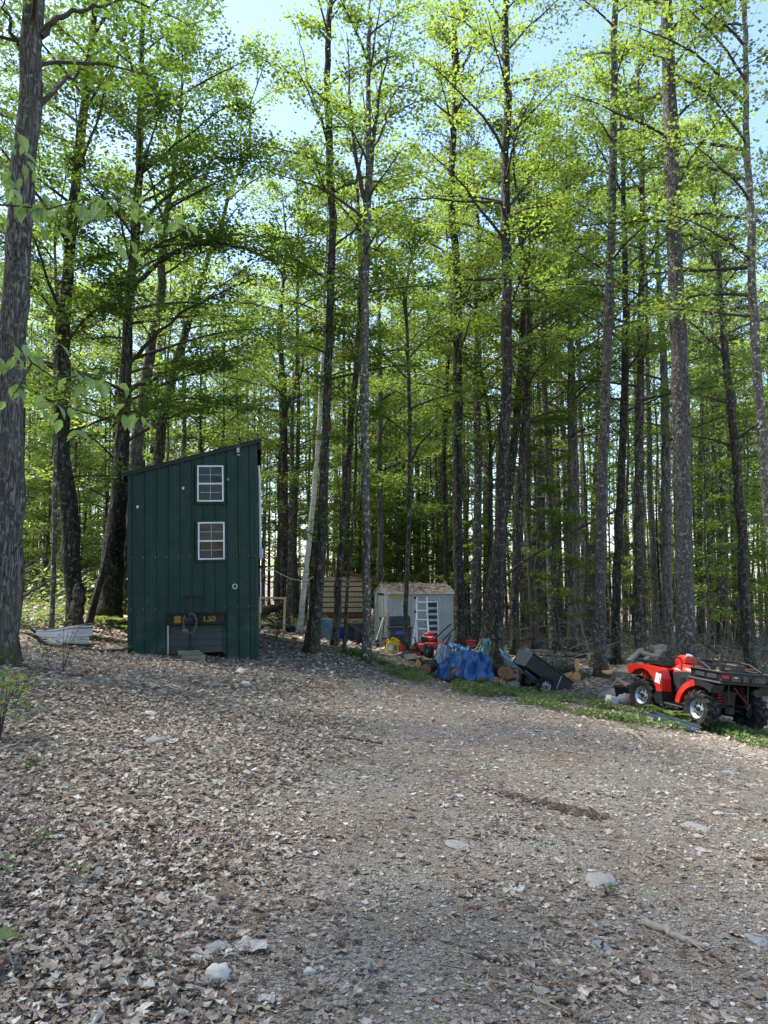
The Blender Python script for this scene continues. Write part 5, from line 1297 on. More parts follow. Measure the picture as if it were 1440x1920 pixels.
def jug(label, px, py, D, h, mat, lm, yaw, name='jug'):
    b = Vector(P(px, py, D)); b.z = max(b.z, float(gz(b.x, b.y))); T = thing(name, label, 'jug', b, (0, 0, yaw)); w = h * .55
    pr = [(-.5, 0), (.5, 0), (.5, .62), (.34, .80), (.12, .86), (.12, .93), (-.12, .93), (-.12, .86), (-.42, .70)]
    MB().prism([(x * w, -w * .32, z * h) for x, z in pr], (0, w * .64, 0)).build('body', M[mat], T)
    MB().lathe([(w * .16, 0), (w * .16, h * .07), (0, h * .075)], (0, 0, h * .925), (0, 0, 1), 10).build('cap', M['black_plastic'], T)
    MB().tube([(-w * .40, 0, h * .70), (-w * .52, 0, h * .9), (-w * .1, 0, h * .98)], .014, 6).build('handle', M[mat], T)
    if lm: MB().box((0, -w * .33, h * .34), (w * .6, .008, h * .36), None, 0, .002).build('label_plate', M[lm], T)
jug('yellow jug with a white label standing in front of the shed', 731, 1243, 20.0, .34, 'yellow', 'white_vinyl', .2)
jug('second yellow jug just right of the labelled one', 742, 1240, 20.3, .40, 'yellow', 'bin_green', -.4)
jug('small red fuel can right of the yellow jugs', 754, 1238, 20.2, .26, 'red_paint', None, .5)
jug('small white bottle at the foot of the ladder', 777, 1224, 20.9, .14, 'white_vinyl', None, .1)
def engine(label, px, py, D, sc, yaw, seed, tall):
    b = Vector(P(px, py, D)); b.z = float(gz(b.x, b.y)); T = thing('garden_machine', label, 'machine', b, (0, 0, yaw)); T.scale = (sc,) * 3
    MB().box((0, 0, .22), (.5, .34, .16), (0, .15, 0), 0, .03).build('chassis', M['red_paint'], T)
    MB().box((.08, 0, .36), (.26, .26, .18), (0, -.1, 0), 0, .04).build('engine', M['black_steel'], T)
    MB().lathe([(0, 0), (.10, 0), (.12, .02), (.10, .05), (0, .06)], (.08, 0, .45), (0, 0, 1), 16).build('starter_cover', M['red_paint'] if tall else M['black_plastic'], T)
    MB().box((-.12, .1, .38), (.16, .13, .12), None, 0, .03).build('fuel_tank', M['red_paint'], T)
    for y in (-.2, .2):
        w = MB().lathe([(.05, -.04), (.12, -.045), (.15, -.03), (.15, .03), (.12, .045), (.05, .04)], (-.1, y, .15), (0, 1, 0), 18).build('wheel', M['rubber'], T, True)
        MB().lathe([(0, -.02), (.06, -.02), (.08, .0), (.06, .02), (0, .02)], (-.1, y, .15), (0, 1, 0), 12).build('rim', M['galv'], w)
    for y in (-.14, .14): MB().tube([(-.15, y, .3), (-.45, y, .55), (-.7, y, .72)], .013, 6).build('handlebar', M['black_steel'], T)
    MB().tube([(.2, -.14, .3), (.34, -.18, .34), (.42, -.16, .22)], .02, 8).build('exhaust', M['chain'], T)
    if tall:
        for k in range(4):
            a = k * pi / 2 + .4; MB().box((.32 + .1 * cos(a), 0, .14 + .1 * sin(a)), (.05, .3, .14), (0, -a, 0), 0, .006).build('tine', M['black_steel'], T)
engine('low red and black mower lying in front of the ladder', 776, 1244, 19.6, .62, .6, 1, False)
engine('red tiller with a black wheel between the ladder and the blue tarp', 809, 1236, 20.4, 1.25, 2.3, 2, True)
engine('dark engine block standing left of the red tiller', 794, 1238, 20.6, .72, 1.2, 3, False)
def cut_log(label, px, py, D, r, l, yaw, tilt=0.0, face='cut_wood', bark='bark_dark', name='log', dz=0.0):
    """log lying on the ground (or standing when tilt is near 90 degrees)"""
    b = gp(px, D); b.z = float(P(px, py, D)[2]) + dz; T = thing(name, label, 'log', b, (0, 0, yaw)); g = np.random.default_rng(int(px * 7 + py))
    d = np.array((cos(tilt), 0, sin(tilt))); q = [d * (l * (t - .5)) + (0, 0, r) for t in np.linspace(0, 1, 6)] if tilt < 1 else [d * l * t for t in np.linspace(0, 1, 6)]
    MB().tube(q, r * g.uniform(.95, 1.06, 6), 14, False, 0, .035, g).build('bark', M[bark], T, True)
    for e, sg in ((q[0], -1), (q[-1], 1)):
        MB().lathe([(r * .97, -.02), (r * .96, .004), (r * .5, .008), (0, .006)], e, d * sg, 14).build('cut_face', M[face], T)
    return T
cut_log('brown ended log at the left end of the blue tarp', 803, 1263, 17.3, .12, .5, R(70), face='brown_cut')
cut_log('short log behind the brown ended one by the blue tarp', 799, 1252, 17.9, .09, .5, R(40), face='cut_wood')
cut_log('brown cut log peeking out under the middle of the blue tarp', 850, 1272, 16.9, .13, .45, R(95), face='brown_cut')
cut_log('grey barked log stub at the right end of the blue tarp', 932, 1270, 17.6, .14, .42, R(110), face='brown_cut')
cut_log('brown log round under the cart drawbar', 947, 1272, 18.6, .15, .45, R(85), face='cut_wood')
cut_log('big peeling orange tinted log behind the dump cart', 1052, 1262, 19.2, .19, .7, R(150), face='cut_wood', bark='bark_pine')
cut_log('mossy split log lying along the tail of the dump cart', 1030, 1256, 19.6, .16, 1.0, R(165), face='cut_wood', bark='bark_lichen')
cut_log('pale yellow sawn log end at the tail of the dump cart', 1080, 1276, 18.3, .11, .35, R(60), face='cut_wood')
cut_log('dark rotten chunk beside the pale sawn log end', 1091, 1277, 18.4, .09, .25, R(20), face='black_steel', bark='bark_dark')
cut_log('mossy post like stump behind the sawn logs', 1103, 1266, 20.2, .09, .55, 0, R(88), face='bark_lichen', bark='bark_lichen', name='stump')
for i, (x0, y0, x1, y1, D, r, lab) in enumerate(((985, 1226, 1118, 1238, 24, .07, 'long fallen grey log on the forest floor behind the dump cart'), (1000, 1240, 1100, 1228, 22.5, .05, 'thin fallen log crossing behind the dump cart'),
        (1040, 1246, 1180, 1240, 23, .06, 'fallen log in the brush behind the grey pine'), (1398, 1322, 1470, 1338, 15.2, .09, 'peeled tan log lying right of the quad bike'), (1400, 1338, 1480, 1345, 15.0, .10, 'thick grey log lying lowest right of the quad bike'),
        (1215, 1230, 1330, 1250, 22, .06, 'fallen log in the brush behind the largest pine'), (860, 1212, 905, 1222, 24, .05, 'thin fallen trunk behind the green tarp'))):
    branch_on_ground('fallen_log', lab, [(x0, y0, D), ((x0 + x1) / 2, (y0 + y1) / 2 + 2, D), (x1, y1, D - .3)], r, r * .8, 'grey_wood' if i in (0, 3) else 'bark_lichen')
branch_on_ground('leaning_pole', 'long thin dark pole leaning through the trunks right of the tall dark trunk', [(948, 1078, 21), (1000, 1040, 21), (1070, 1000, 21), (1130, 968, 21.2), (1195, 938, 21.4)], .045, .025, 'bark_dark')
branch_on_ground('dead_branch', 'crooked dark branch rising in the brush behind the quad bike', [(1345, 1225, 18), (1325, 1208, 18.2), (1308, 1195, 18.4), (1300, 1170, 18.6), (1318, 1130, 18.8)], .04, .015, 'bark_dark')
branch_on_ground('dead_branch', 'thin dead branch arching over the weeds behind the dump cart', [(1062, 1232, 21), (1052, 1210, 21), (1040, 1180, 21.2), (1025, 1150, 21.4)], .025, .01, 'twig')

# tarps -------------------------------------------------------------
def tarp(name, label, rows, D0, D1, mat, seed, folds=.05, cat='tarp', nu=56):
    """cloth over a heap: rows of photo points from the front hem over the ridge to the back hem, each with its depth"""
    g = np.random.default_rng(seed); R_ = []
    for row in rows:
        q = np.array([P(*p) for p in row]); R_.append(polyline_at(q, np.linspace(0, 1, nu)))
    R_ = np.array(R_); nv = 26; s = np.linspace(0, 1, len(rows)); t = np.linspace(0, 1, nv); G = np.zeros((nv, nu, 3))
    for k in range(3):
        for j in range(nu): G[:, j, k] = np.interp(t, s, R_[:, j, k])
    # wrinkles run down the slope, with some crossing creases
    u = np.linspace(0, 1, nu)[None]; v = t[:, None]
    ph = g.uniform(0, 6, 6); w = np.zeros((nv, nu))
    for k in range(6):
        f = g.uniform(8, 26); sk = g.uniform(-5, 5); w += (1 - np.abs(np.sin(u * f + v * sk + ph[k] + 1.2 * np.sin(v * 3 + ph[k])))) ** 2 * g.uniform(.3, 1)
    w2 = sum(np.sin(u * g.uniform(18, 46) + v * g.uniform(-20, 20) + g.uniform(0, 6)) for _ in range(5)) * .22; w = (w - w.mean() + w2) * folds; w += .05 * np.sin(u * 9 + v * 4 + ph[1]) * np.sin(v * 7 + ph[2]) * (folds > .05); env = .4 + .6 * np.sin(pi * np.clip(v, 0.02, .98))
    G[..., 2] += w * env; G[..., 1] -= w * .8; G[..., 0] += folds * .4 * np.sin(u * 30 + v * 6 + ph[0])
    o0 = G[0, nu // 2].copy(); G -= o0; G2 = G[::-1].copy(); G2[..., 2] -= .006
    o = MB().grid(G).grid(G2).build(name, M[mat], None, True); o.location = o0
    nz = sum(p.normal.y for p in o.data.polygons[:(nv - 1) * (nu - 1)])
    smooth_by_angle(o, 42)
    return tag(o, label, cat)
tarp('blue_tarp', 'crumpled bright blue tarp over a heap of logs', [
    [(815,1264,16.9),(840,1273,16.7),(868,1268,16.6),(890,1281,16.6),(921,1284,16.7)],
    [(818,1250,17.1),(838,1248,16.9),(868,1245,16.8),(895,1255,16.8),(926,1266,17.0)],
    [(824,1243,17.4),(845,1228,17.3),(868,1224,17.2),(895,1230,17.2),(924,1250,17.4)],
    [(830,1241,17.7),(852,1224,17.6),(872,1219,17.6),(903,1224,17.6),(917,1228,17.7)],
    [(832,1244,18.2),(855,1232,18.2),(875,1228,18.2),(900,1232,18.2),(918,1240,18.2)]], 0, 0, 'tarp_blue', 3, .058)
tarp('green_tarp', 'grey green tarp hanging like a tent behind the tall dark trunk', [
    [(888,1232,19.4),(905,1236,19.4),(925,1245,19.5),(945,1254,19.6),(967,1256,19.7)],
    [(893,1222,19.7),(907,1218,19.7),(926,1222,19.8),(945,1230,19.8),(963,1246,19.9)],
    [(903,1206,20.0),(912,1198,20.0),(925,1203,20.1),(942,1212,20.1),(955,1228,20.1)],
    [(905,1204,20.3),(914,1196,20.3),(927,1201,20.4),(943,1210,20.4),(954,1224,20.4)],
    [(905,1220,21),(915,1218,21),(928,1222,21),(944,1230,21),(956,1240,21)]], 0, 0, 'tarp_green', 5, .035)
tarp('grey_tarp', 'grey sheet slumped beside the red tiller behind the blue tarp', [
    [(813,1240,18.4),(820,1243,18.4),(828,1244,18.4),(838,1242,18.4)], [(817,1225,18.6),(823,1222,18.6),(830,1226,18.6),(840,1232,18.6)],
    [(820,1208,18.9),(826,1204,18.9),(834,1208,18.9),(845,1222,18.9)], [(822,1212,19.3),(828,1208,19.3),(836,1212,19.3),(846,1226,19.3)]], 0, 0, 'tarp_grey', 7, .03, nu=24)
tarp('blue_cloth', 'bundle of faded blue cloth between shed wall and blue tarp', [
    [(836,1224,19.5),(850,1226,19.5),(865,1224,19.5),(882,1224,19.5)], [(838,1212,19.8),(852,1210,19.8),(866,1214,19.8),(880,1219,19.8)],
    [(840,1207,20.1),(850,1205,20.1),(864,1212,20.1),(878,1216,20.1)], [(842,1216,20.5),(852,1214,20.5),(866,1218,20.5),(878,1222,20.5)]], 0, 0, 'tarp_blue', 9, .04, 'cloth', nu=30)
for i, (a_, b_, lab) in enumerate((((884, 1228, 19.3), (906, 1196, 19.9), 'thin board propping the left edge of the green tarp'), ((835, 1212, 19), (845, 1190, 19.4), 'dark bent bar leaning at the shed corner'))):
    p0, p1 = P(*a_), P(*b_); o = MB().tube([(0, 0, 0), p1 - p0], .025, 4).build('prop_board' if i == 0 else 'steel_bar', M['old_board' if i == 0 else 'black_steel']); o.location = p0; tag(o, lab, 'board' if i == 0 else 'bar')
_g5 = np.random.default_rng(55)
for i, (px, py, D, lab) in enumerate(((786, 1250, 18.6, 'split firewood piece lying nearest the brown ended log'), (770, 1246, 19.2, 'short wood offcut in the weeds below the mower'), (820, 1250, 17.9, 'bark covered split wood beside the blue tarp edge'),
        (905, 1290, 16.6, 'pale broken stick of wood on the ground right of the fern'), (945, 1287, 17.2, 'flat grey wood scrap under the cart drawbar'), (962, 1284, 17.4, 'second grey wood scrap nearest the cart stand'), (975, 1262, 18.4, 'wood chunk in the gap between green tarp and cart'),
        (1012, 1262, 18.6, 'split wood seen under the raised cart bed'), (1066, 1268, 18.7, 'orange split wood against the cart tail'), (1022, 1240, 19.8, 'grey wood offcut above the cart rim'), (756, 1250, 19.4, 'white scrap of wood in the weeds by the red fuel can'), (842, 1222, 19.0, 'grey plank end behind the blue tarp top'))):
    l = _g5.uniform(.22, .42); t_ = _g5.uniform(.05, .09); o = MB().prism([(-l / 2, -t_, 0), (-l / 2, t_, .01), (-l / 2, t_ * .2, t_ * 1.7)], (l, _g5.normal(0, .02), 0)).build('wood_piece', M[('cut_wood', 'old_board', 'bark_pine', 'brown_cut')[i % 4]])
    p = Vector(P(px, py, D)); p.z = max(p.z - .04, float(gz(p.x, p.y))); o.location = p; o.rotation_euler = (_g5.normal(0, .15), _g5.normal(0, .15), _g5.uniform(0, 6)); tag(o, lab, 'wood')
for i, (a_, b_, r, lab) in enumerate((((862, 1226, 18.8), (898, 1214, 19.2), .03, 'grey branch lying over the faded blue cloth'), ((935, 1282, 17.3), (985, 1290, 16.9), .03, 'bark stripped branch on the ground below the drawbar'), ((778, 1252, 18.9), (812, 1246, 18.4), .025, 'thin branch in front of the dark engine block'),
        ((952, 1236, 19.6), (986, 1252, 19.2), .03, 'grey stick between green tarp and cart front'), ((1005, 1252, 19.4), (1062, 1246, 19.8), .035, 'branch stretched above the mossy split log'), ((820, 1216, 19.2), (848, 1228, 18.9), .02, 'dark stick poking out of the grey sheet'),
        ((1090, 1262, 19.3), (1118, 1252, 19.6), .03, 'stick leaning against the foot of the grey pine'), ((905, 1206, 21), (950, 1196, 21.4), .03, 'pale branch above the peak of the green tarp'))):
    branch_on_ground('loose_branch', lab, [a_, tuple((np.array(a_) + np.array(b_)) / 2 + (0, 2, 0)), b_], r, r * .5, ('grey_wood', 'twig', 'bark_pine')[i % 3])
def red_tote():
    b = Vector(P(881, 1210, 23.5)); T = thing('red_tote', 'small red plastic tote on the ground behind the faded blue cloth', 'tote', b, (0, 0, .2))
    MB().add([(-.14,-.09,0),(.14,-.09,0),(.14,.09,0),(-.14,.09,0),(-.17,-.11,.14),(.17,-.11,.14),(.17,.11,.14),(-.17,.11,.14)], [(3,2,1,0),(0,1,5,4),(1,2,6,5),(2,3,7,6),(3,0,4,7),(4,5,6,7)]).build('tub', M['red_paint'], T)
    MB().box((0, 0, .145), (.37, .25, .02), None, 0, .006).build('rim', M['red_paint'], T)
red_tote()
M['shed_dark'] = worn('paler_grey_plastic', lin(124, 128, 132), .6, 0, .2, 10, lin(60, 60, 60), .4)
# ------------------------------------------------------------------ wheels shared by cart and quad bike
def tyre(R0, r_in, w, lugs=0, lug_h=.018):
    """tyre about the y axis, centre at the origin"""
    h = w / 2
    mb = MB().lathe([(r_in, -h * .80), (R0 * .80, -h), (R0 * .93, -h * .98), (R0, -h * .74), (R0 * 1.005, 0), (R0, h * .74), (R0 * .93, h * .98), (R0 * .80, h), (r_in, h * .80), (r_in, 0)], (0, 0, 0), (0, 1, 0), 36, 0, True)
    for k in range(lugs):
        for sg in (-1, 1):
            a = (k + (.5 if sg > 0 else 0)) * 2 * pi / lugs
            c = np.array((cos(a), 0, sin(a))); t = np.array((-sin(a), 0, cos(a))); V = []
            for (y0, off) in ((.04, .03), (.86, -.03), (1.02, -.035)):
                rr = R0 if y0 < .9 else R0 * .90
                for dh in (-.004, lug_h if y0 < .9 else lug_h * .6):
                    for dt in (-.017, .017): V.append(c * (rr + dh) + t * (dt + off) + np.array((0, sg * h * y0, 0)))
            mb.add(V, [(2, 3, 7, 6), (6, 7, 11, 10), (0, 2, 6, 4), (4, 6, 10, 8), (3, 1, 5, 7), (7, 5, 9, 11), (0, 1, 3, 2), (8, 10, 11, 9)])
    return mb
def wheel(parent, loc, R0, r_in, w, out, lugs, lug_h=.018, mats=('rubber', 'galv'), steer=0.0, dish=.35):
    h = w / 2
    tw = tyre(R0, r_in, w, lugs, lug_h).build('wheel', M[mats[0]], parent); tw.location = loc; tw.rotation_euler = (0, 0, steer); smooth_by_angle(tw, 35)
    s = out
    rm = MB().lathe([(r_in * 1.06, s * h * .86), (r_in * 1.07, s * h * .80), (r_in * .93, s * h * .74), (r_in * .86, s * h * .3), (r_in * .80, s * h * (.74 - dish * 1.2)), (r_in * .45, s * h * (.78 - dish)), (r_in * .36, s * h * (.84 - dish)), (0, s * h * (.84 - dish))], (0, 0, 0), (0, 1, 0), 32).build('rim', M[mats[1]], tw, True)
    MB().lathe([(r_in * .26, s * h * (.80 - dish)), (r_in * .24, s * h * (1.05 - dish)), (0, s * h * (1.08 - dish))], (0, 0, 0), (0, 1, 0), 14).build('hub_cap', M['black_plastic'], tw)
    for k in range(4):
        a = k * pi / 2 + .4; MB().lathe([(.011, 0), (.011, .018), (0, .02)], (r_in * .5 * cos(a), s * h * (.79 - dish), r_in * .5 * sin(a)), (0, s, 0), 6).build('wheel_nut', M['black_steel'], tw)
    for k in range(8):
        a = k * pi / 4 + .2; MB().box((r_in * .66 * cos(a), s * h * (.79 - dish), r_in * .66 * sin(a)), (.028, .008, .02), (0, -a, 0), 0, .003).build('vent_hole', M['black_steel'], tw)
    return tw

def dump_cart():
    D = 17.5; T = thing('dump_cart', 'black tipped dump cart with two wheels resting on its tail', 'cart', Vector(P(1000, 1293, D)), (0, 0, R(180 + 13)))
    pit = -R(35); Rm = np.array(Euler((0, pit, 0)).to_matrix()); ax = np.array((0, 0, .205))
    tf = lambda p: Rm @ np.asarray(p, float) + ax
    hw = .38
    def shell(pts, nm, mat='black_plastic'): pass
    # bed as thick walled tub in cart coordinates (x forward), floor z .10, walls to .46
    def board(c, s, nm, mat='black_plastic', extra=(0, 0, 0)):
        mb = MB(); mb.box((0, 0, 0), s, extra, 0, .008); V = np.concatenate(mb.V) + np.asarray(c, float); mb.V = [V @ Rm.T + ax]; return mb.build(nm, M[mat], T)
    board((-.08, 0, .12), (1.06, 2 * hw - .05, .02), 'bed_floor')
    board((-.08, hw, .27), (1.16, .02, .34), 'bed_side'); board((-.08, -hw, .27), (1.16, .02, .34), 'bed_side')
    board((.49, 0, .28), (.02, 2 * hw - .02, .34), 'bed_front', 'shed_dark', (0, R(14), 0)); board((-.645, 0, .27), (.02, 2 * hw - .02, .32), 'tailgate')  # front board set paler than the black bed sides
    for y in (-hw - .012, hw + .012): board((-.08, y, .435), (1.18, .045, .025), 'rim_flange')
    for y in (-hw - .016,  hw + .016):
        board((-.30, y, .26), (.03, .012, .27), 'side_rib')
    for sg in (-1, 1): board((-.36, sg * (hw + .02), .25), (.02, .012, .3), 'bracket', 'galv', (0, R(10), 0))
    mb = MB(); mb.tube([tf((-.1, -.43, 0)), tf((-.1, .43, 0))], .016, 8); mb.build('axle', M['galv'], T)
    for y in (-.16, .16): MB().tube([tf((-.12, y, .03)), tf((.35, y, .05))], .02, 6).build('frame_rail', M['galv'], T)
    MB().tube([tf((.0, 0, .02)), tf((.55, 0, .03)), tf((.98, 0, .05))], .024, 4).build('drawbar', M['galv'], T)
    MB().tube([tf((.94, 0, .09)), tf((1.06, 0, .13))], .03, 6).build('hitch', M['galv'], T)
    MB().tube([tf((.48, .0, .02)), tf((.48, .0, .02)) - (0, 0, .36)], .014, 6).build('stand_leg', M['galv'], T)
    for sg in (-1, 1): wheel(T, tuple(tf((-.1, sg * .47, 0))), .2, .105, .13, sg, 0, dish=.2)
dump_cart()

# ------------------------------------------------------------------ pallet boards, tub and rock left of the quad bike
def boards():
    rows = [((1168, 1262, 14.4), (1212, 1236, 14.8), .30, .05, 'weathered board slanting lowest in the heap left of the quad bike'), ((1178, 1240, 14.6), (1203, 1218, 15.0), .10, .06, 'thick short timber with pale end on top of the board heap'),
            ((1200, 1222, 14.9), (1232, 1232, 14.6), .13, .05, 'short stubby timber lying across the slanting boards'), ((1212, 1256, 14.4), (1236, 1220, 15.1), .12, .04, 'grey board leaning up beside the red headlight pod'),
            ((1190, 1256, 14.3), (1216, 1232, 14.7), .09, .04, 'narrow grey board slanting in the middle of the heap'), ((1202, 1258, 14.2), (1226, 1234, 14.7), .08, .03, 'narrow brown board next to the middle slanting board'),
            ((1222, 1218, 15.4), (1246, 1214, 15.5), .14, .125, 'dark hollow wooden crate end at the top of the heap'), ((1160, 1272, 14.6), (1180, 1286, 14.3), .12, .05, 'pale ended plank pointing down beside the front wheel'),
            ((1156, 1262, 15.5), (1175, 1248, 15.7), .2, .05, 'dark grey boards sticking out left of the heap')]
    for i, (a, b, w, t, lab) in enumerate(rows):
        p0, p1 = P(*a), P(*b); L = np.linalg.norm(p1 - p0); d = Vector((p1 - p0) / L); o = MB().box((0, 0, 0), (w, t, L), None, 0, .005)
        if t > .12: o.box((0, -t / 2 - .01, 0), (w * .6, .02, L * .6), None, 0, .003)
        o = o.build('old_board', M['old_board']); o.location = (p0 + p1) / 2; o.rotation_mode = 'QUATERNION'; o.rotation_quaternion = d.to_track_quat('Z', 'Y'); tag(o, lab, 'board')
    b = gp(1177, 14.7); T = thing('black_tub', 'black plastic tub behind the front wheel of the quad bike', 'tub', b + Vector((0, 0, 0)), (0, 0, R(20)))
    V = [(sx * .24 * q, sy * .2 * q, z) for z, q in ((0, .85), (.30, 1)) for sx, sy in ((-1, -1), (1, -1), (1, 1), (-1, 1))]
    MB().add(V, [(3, 2, 1, 0), (4, 5, 6, 7), (0, 1, 5, 4), (1, 2, 6, 5), (2, 3, 7, 6), (3, 0, 4, 7)]).build('tub', M['black_plastic'], T); MB().box((0, 0, .305), (.52, .44, .03), None, 0, .008).build('rim', M['black_plastic'], T)
    rock(1157, 15.0, (.42, .36, .36), 'grey', 'rounded grey boulder left of the board heap', 901, sink=.1, name='boulder')
    rock(1142, 15.6, (.5, .35, .22), 'grey', 'low rough rock behind the rounded boulder', 902, sink=.2, name='boulder')
    rock(1168, 14.4, (.36, .26, .26), 'grey', 'jagged grey rock at the foot of the board heap', 903, sink=.15, name='boulder')
    o = MB().box((0, 0, .07), (.24, .14, .14), (0, .3, 0), 0, .015).build('foam_block', M['white_vinyl']); o.location = gp(1141, 14.3); o.rotation_euler = (0, 0, .5); tag(o, 'dirty white block lying in the weeds left of the boulder', 'block')
    o = MB().box((0, 0, .03), (.32, .2, .05), None, 0, .006).build('cut_slab', M['cut_wood']); o.location = Vector(P(1144, 1262, 18.2)); o.rotation_euler = (.1, -.1, .3); tag(o, 'pale yellow cut slab of wood right of the grey pine', 'board')
    # metal channel on the ground
    a, b = np.array(gp(1205, 12.9)), np.array(gp(1292, 12.05)); d = b - a; L = np.linalg.norm(d); mb = MB(); mb.box((0, 0, .03), (L, .20, .012)).box((0, -.10, .055), (L, .012, .07), None, 0, .003).box((0, .10, .055), (L, .012, .07), None, 0, .003)
    o = mb.build('metal_channel', M['sheet']); o.location = (a + b) / 2 + (0, 0, .02); o.rotation_euler = (0, -math.asin(d[2] / L), math.atan2(d[1], d[0])); tag(o, 'grey metal channel lying in the weeds beside the quad bike wheels', 'channel')
boards()

# ------------------------------------------------------------------ red quad bike
def quad():
    A = R(21); rot = Euler((R(6), R(-1), R(90) + A), 'XYZ')
    Q = rot.to_matrix(); wr = Vector((-.675, .50, 0))
    base = Vector(P(1314, 1361, 12.5)) - Q @ wr
    T = thing('quad_bike', 'red and black quad bike with a cargo box parked at the edge of the weeds', 'quad bike', base, rot)
    def pan(outl, y0, y1, nm, m, mirror=False, par=T):
        """side panel: outline in x, z, thickness in y"""
        for sg in ((1, -1) if mirror else (1,)):
            MB().prism([(x, sg * y0, z) for x, z in outl], (0, sg * (y1 - y0), 0)).build(nm, M[m], par)
    def bx(c, s, nm, m, bev=.015, rot=None, par=T): return MB().box(c, s, rot, 0, bev).build(nm, M[m], par)
    zc = .30; WR = .275
    for x, y, w, out, st in ((-.675, .5, .27, 1, 0), (-.675, -.5, .27, -1, 0), (.675, .5, .22, 1, .10), (.675, -.5, .22, -1, .10)):
        wheel(T, (x, y, WR - .01), WR, .15, w, out, 15, .026, steer=st)
    # front fenders
    arch = [(.675 + .41 * cos(a), .30 + .53 * sin(a)) for a in np.linspace(R(158), R(44), 10)]
    outl = [(1.03, .70), (1.08, .80), (1.0, .885), (.40, .90), (.24, .86), (.17, .70), (.14, .47), (.28, .45)] + arch
    pan(outl, .40, .605, 'front_fender', 'red', True)
    for sg in (1, -1): bx((.66, sg * .34, .875), (.74, .20, .05), 'fender_top', 'red', .02)
    for sg in (1,): MB().box((.25, .6085, .70), (.135, .004, .19), (0, R(-8), 0), 0, .001).build('warning_label', M['white_vinyl'], T)
    pan([(.14, .465), (.28, .445), (.34, .34), (.26, .22), (.10, .24)], .34, .61, 'foot_guard', 'black_plastic', True)
    for sg in (1, -1):
        bx((-.06, sg * .44, .255), (.56, .30, .035), 'footrest', 'dark_plastic', .01)
        for k in range(5): bx((-.25 + .09 * k, sg * .44, .279), (.03, .24, .014), 'footrest_tread', 'black_plastic', .003)
    # body: hood, tank cover, side panels, seat
    def hull(prof, hw, nm, m):
        """loft along x: (x, z bottom, z top, half width, top half width)"""
        V = []; n = len(prof)
        for x, zb, zt_, wb, wt in prof: V += [(x, -wb, zb), (x, -wb, zb + (zt_ - zb) * .6), (x, -wt, zt_), (x, wt, zt_), (x, wb, zb + (zt_ - zb) * .6), (x, wb, zb)]
        Fs = [tuple(range(6)), tuple(range(6 * n - 1, 6 * n - 7, -1))]
        for i in range(n - 1):
            for j in range(6): Fs.append((6 * i + j, 6 * i + 6 + j, 6 * i + 6 + (j + 1) % 6, 6 * i + (j + 1) % 6))
        o = MB().add(V, Fs).build(nm, M[m], T); return smooth_by_angle(o, 50)
    hull([(1.12, .62, .78, .20, .14), (1.02, .60, .88, .26, .20), (.7, .62, .93, .26, .22), (.36, .62, .95, .25, .22)], 0, 'hood', 'red')
    hull([(.36, .78, .97, .25, .16), (.2, .78, 1.02, .26, .17), (-.02, .78, 1.0, .25, .16), (-.12, .78, .95, .22, .15)], 0, 'tank_cover', 'red')
    MB().prism([(.30, .262, .90), (.05, .262, .87), (.08, .262, .90), (.20, .262, .925)], (0, .003, 0)).build('side_graphic', M['white_vinyl'], T)
    hull([(.36, .25, .80, .30, .27), (.1, .22, .80, .33, .27), (-.35, .24, .80, .33, .26), (-.48, .34, .80, .28, .24)], 0, 'lower_body', 'black_plastic')
    pan([(.20, .84), (-.12, .90), (-.46, .88), (-.44, .70), (-.30, .58), (.05, .55), (.14, .62)], .30, .345, 'side_panel', 'dark_plastic', True)
    pan([(.02, .74), (-.10, .80), (-.16, .64), (-.02, .60)], .345, .352, 'panel_recess', 'black_plastic', True)
    hull([(-.10, .86, .97, .17, .12), (-.22, .86, 1.0, .19, .14), (-.48, .86, 1.0, .20, .15), (-.60, .86, 1.04, .19, .14)], 0, 'seat', 'black_plastic')
    # rear fender: red front lip of the arch, black arch behind
    ring = lambda r, a0, a1, n: [(-.675 + r * cos(a), .30 + r * 1.03 * sin(a)) for a in np.linspace(R(a0), R(a1), n)]
    pan(ring(.40, 4, 78, 9) + ring(.50, 78, 4, 9), .36, .60, 'rear_fender', 'red', True)
    pan(ring(.41, 78, 128, 6) + [(-.98, .78), (-.60, .84)], .36, .60, 'fender_rear_half', 'black_plastic', True)
    # handlebar, pod
    MB().tube([(.36, 0, .92), (.26, 0, 1.12)], .05, 10).build('steering_column', M['black_plastic'], T)
    pod = hull([(.43, 1.02, 1.11, .09, .06), (.38, .99, 1.155, .14, .09), (.28, 1.0, 1.185, .15, .11), (.17, 1.04, 1.17, .12, .09)], 0, 'headlight_pod', 'red')
    MB().lathe([(.055, -.01), (.055, .018), (.045, .022), (0, .022)], (.21, 0, 1.182), (-.3, 0, 1), 18).build('gauge', M['dial'], pod)
    MB().lathe([(.06, 0), (.05, .015), (0, .02)], (.43, 0, 1.09), (1, 0, -.1), 14).build('headlight', M['dial'], pod)
    MB().tube([(.15, .44, 1.10), (.20, .30, 1.135), (.26, .16, 1.12), (.27, 0, 1.10), (.26, -.16, 1.12), (.20, -.30, 1.135), (.15, -.44, 1.10)], .014, 8).build('handlebar', M['black_steel'], T)
    for sg in (1, -1):
        MB().tube([(.185, sg * .33, 1.128), (.14, sg * .46, 1.095)], .021, 10).build('grip', M['rubber'], T)
        MB().tube([(.24, sg * .26, 1.12), (.20, sg * .44, 1.10)], .007, 6).build('brake_lever', M['black_steel'], T)
    # front rack
    fr = MB()
    for y in (-.40, -.2, 0, .2, .40): fr.tube([(.32, y, .955), (.7, y, .965), (1.12, y, .955)], .013, 6)
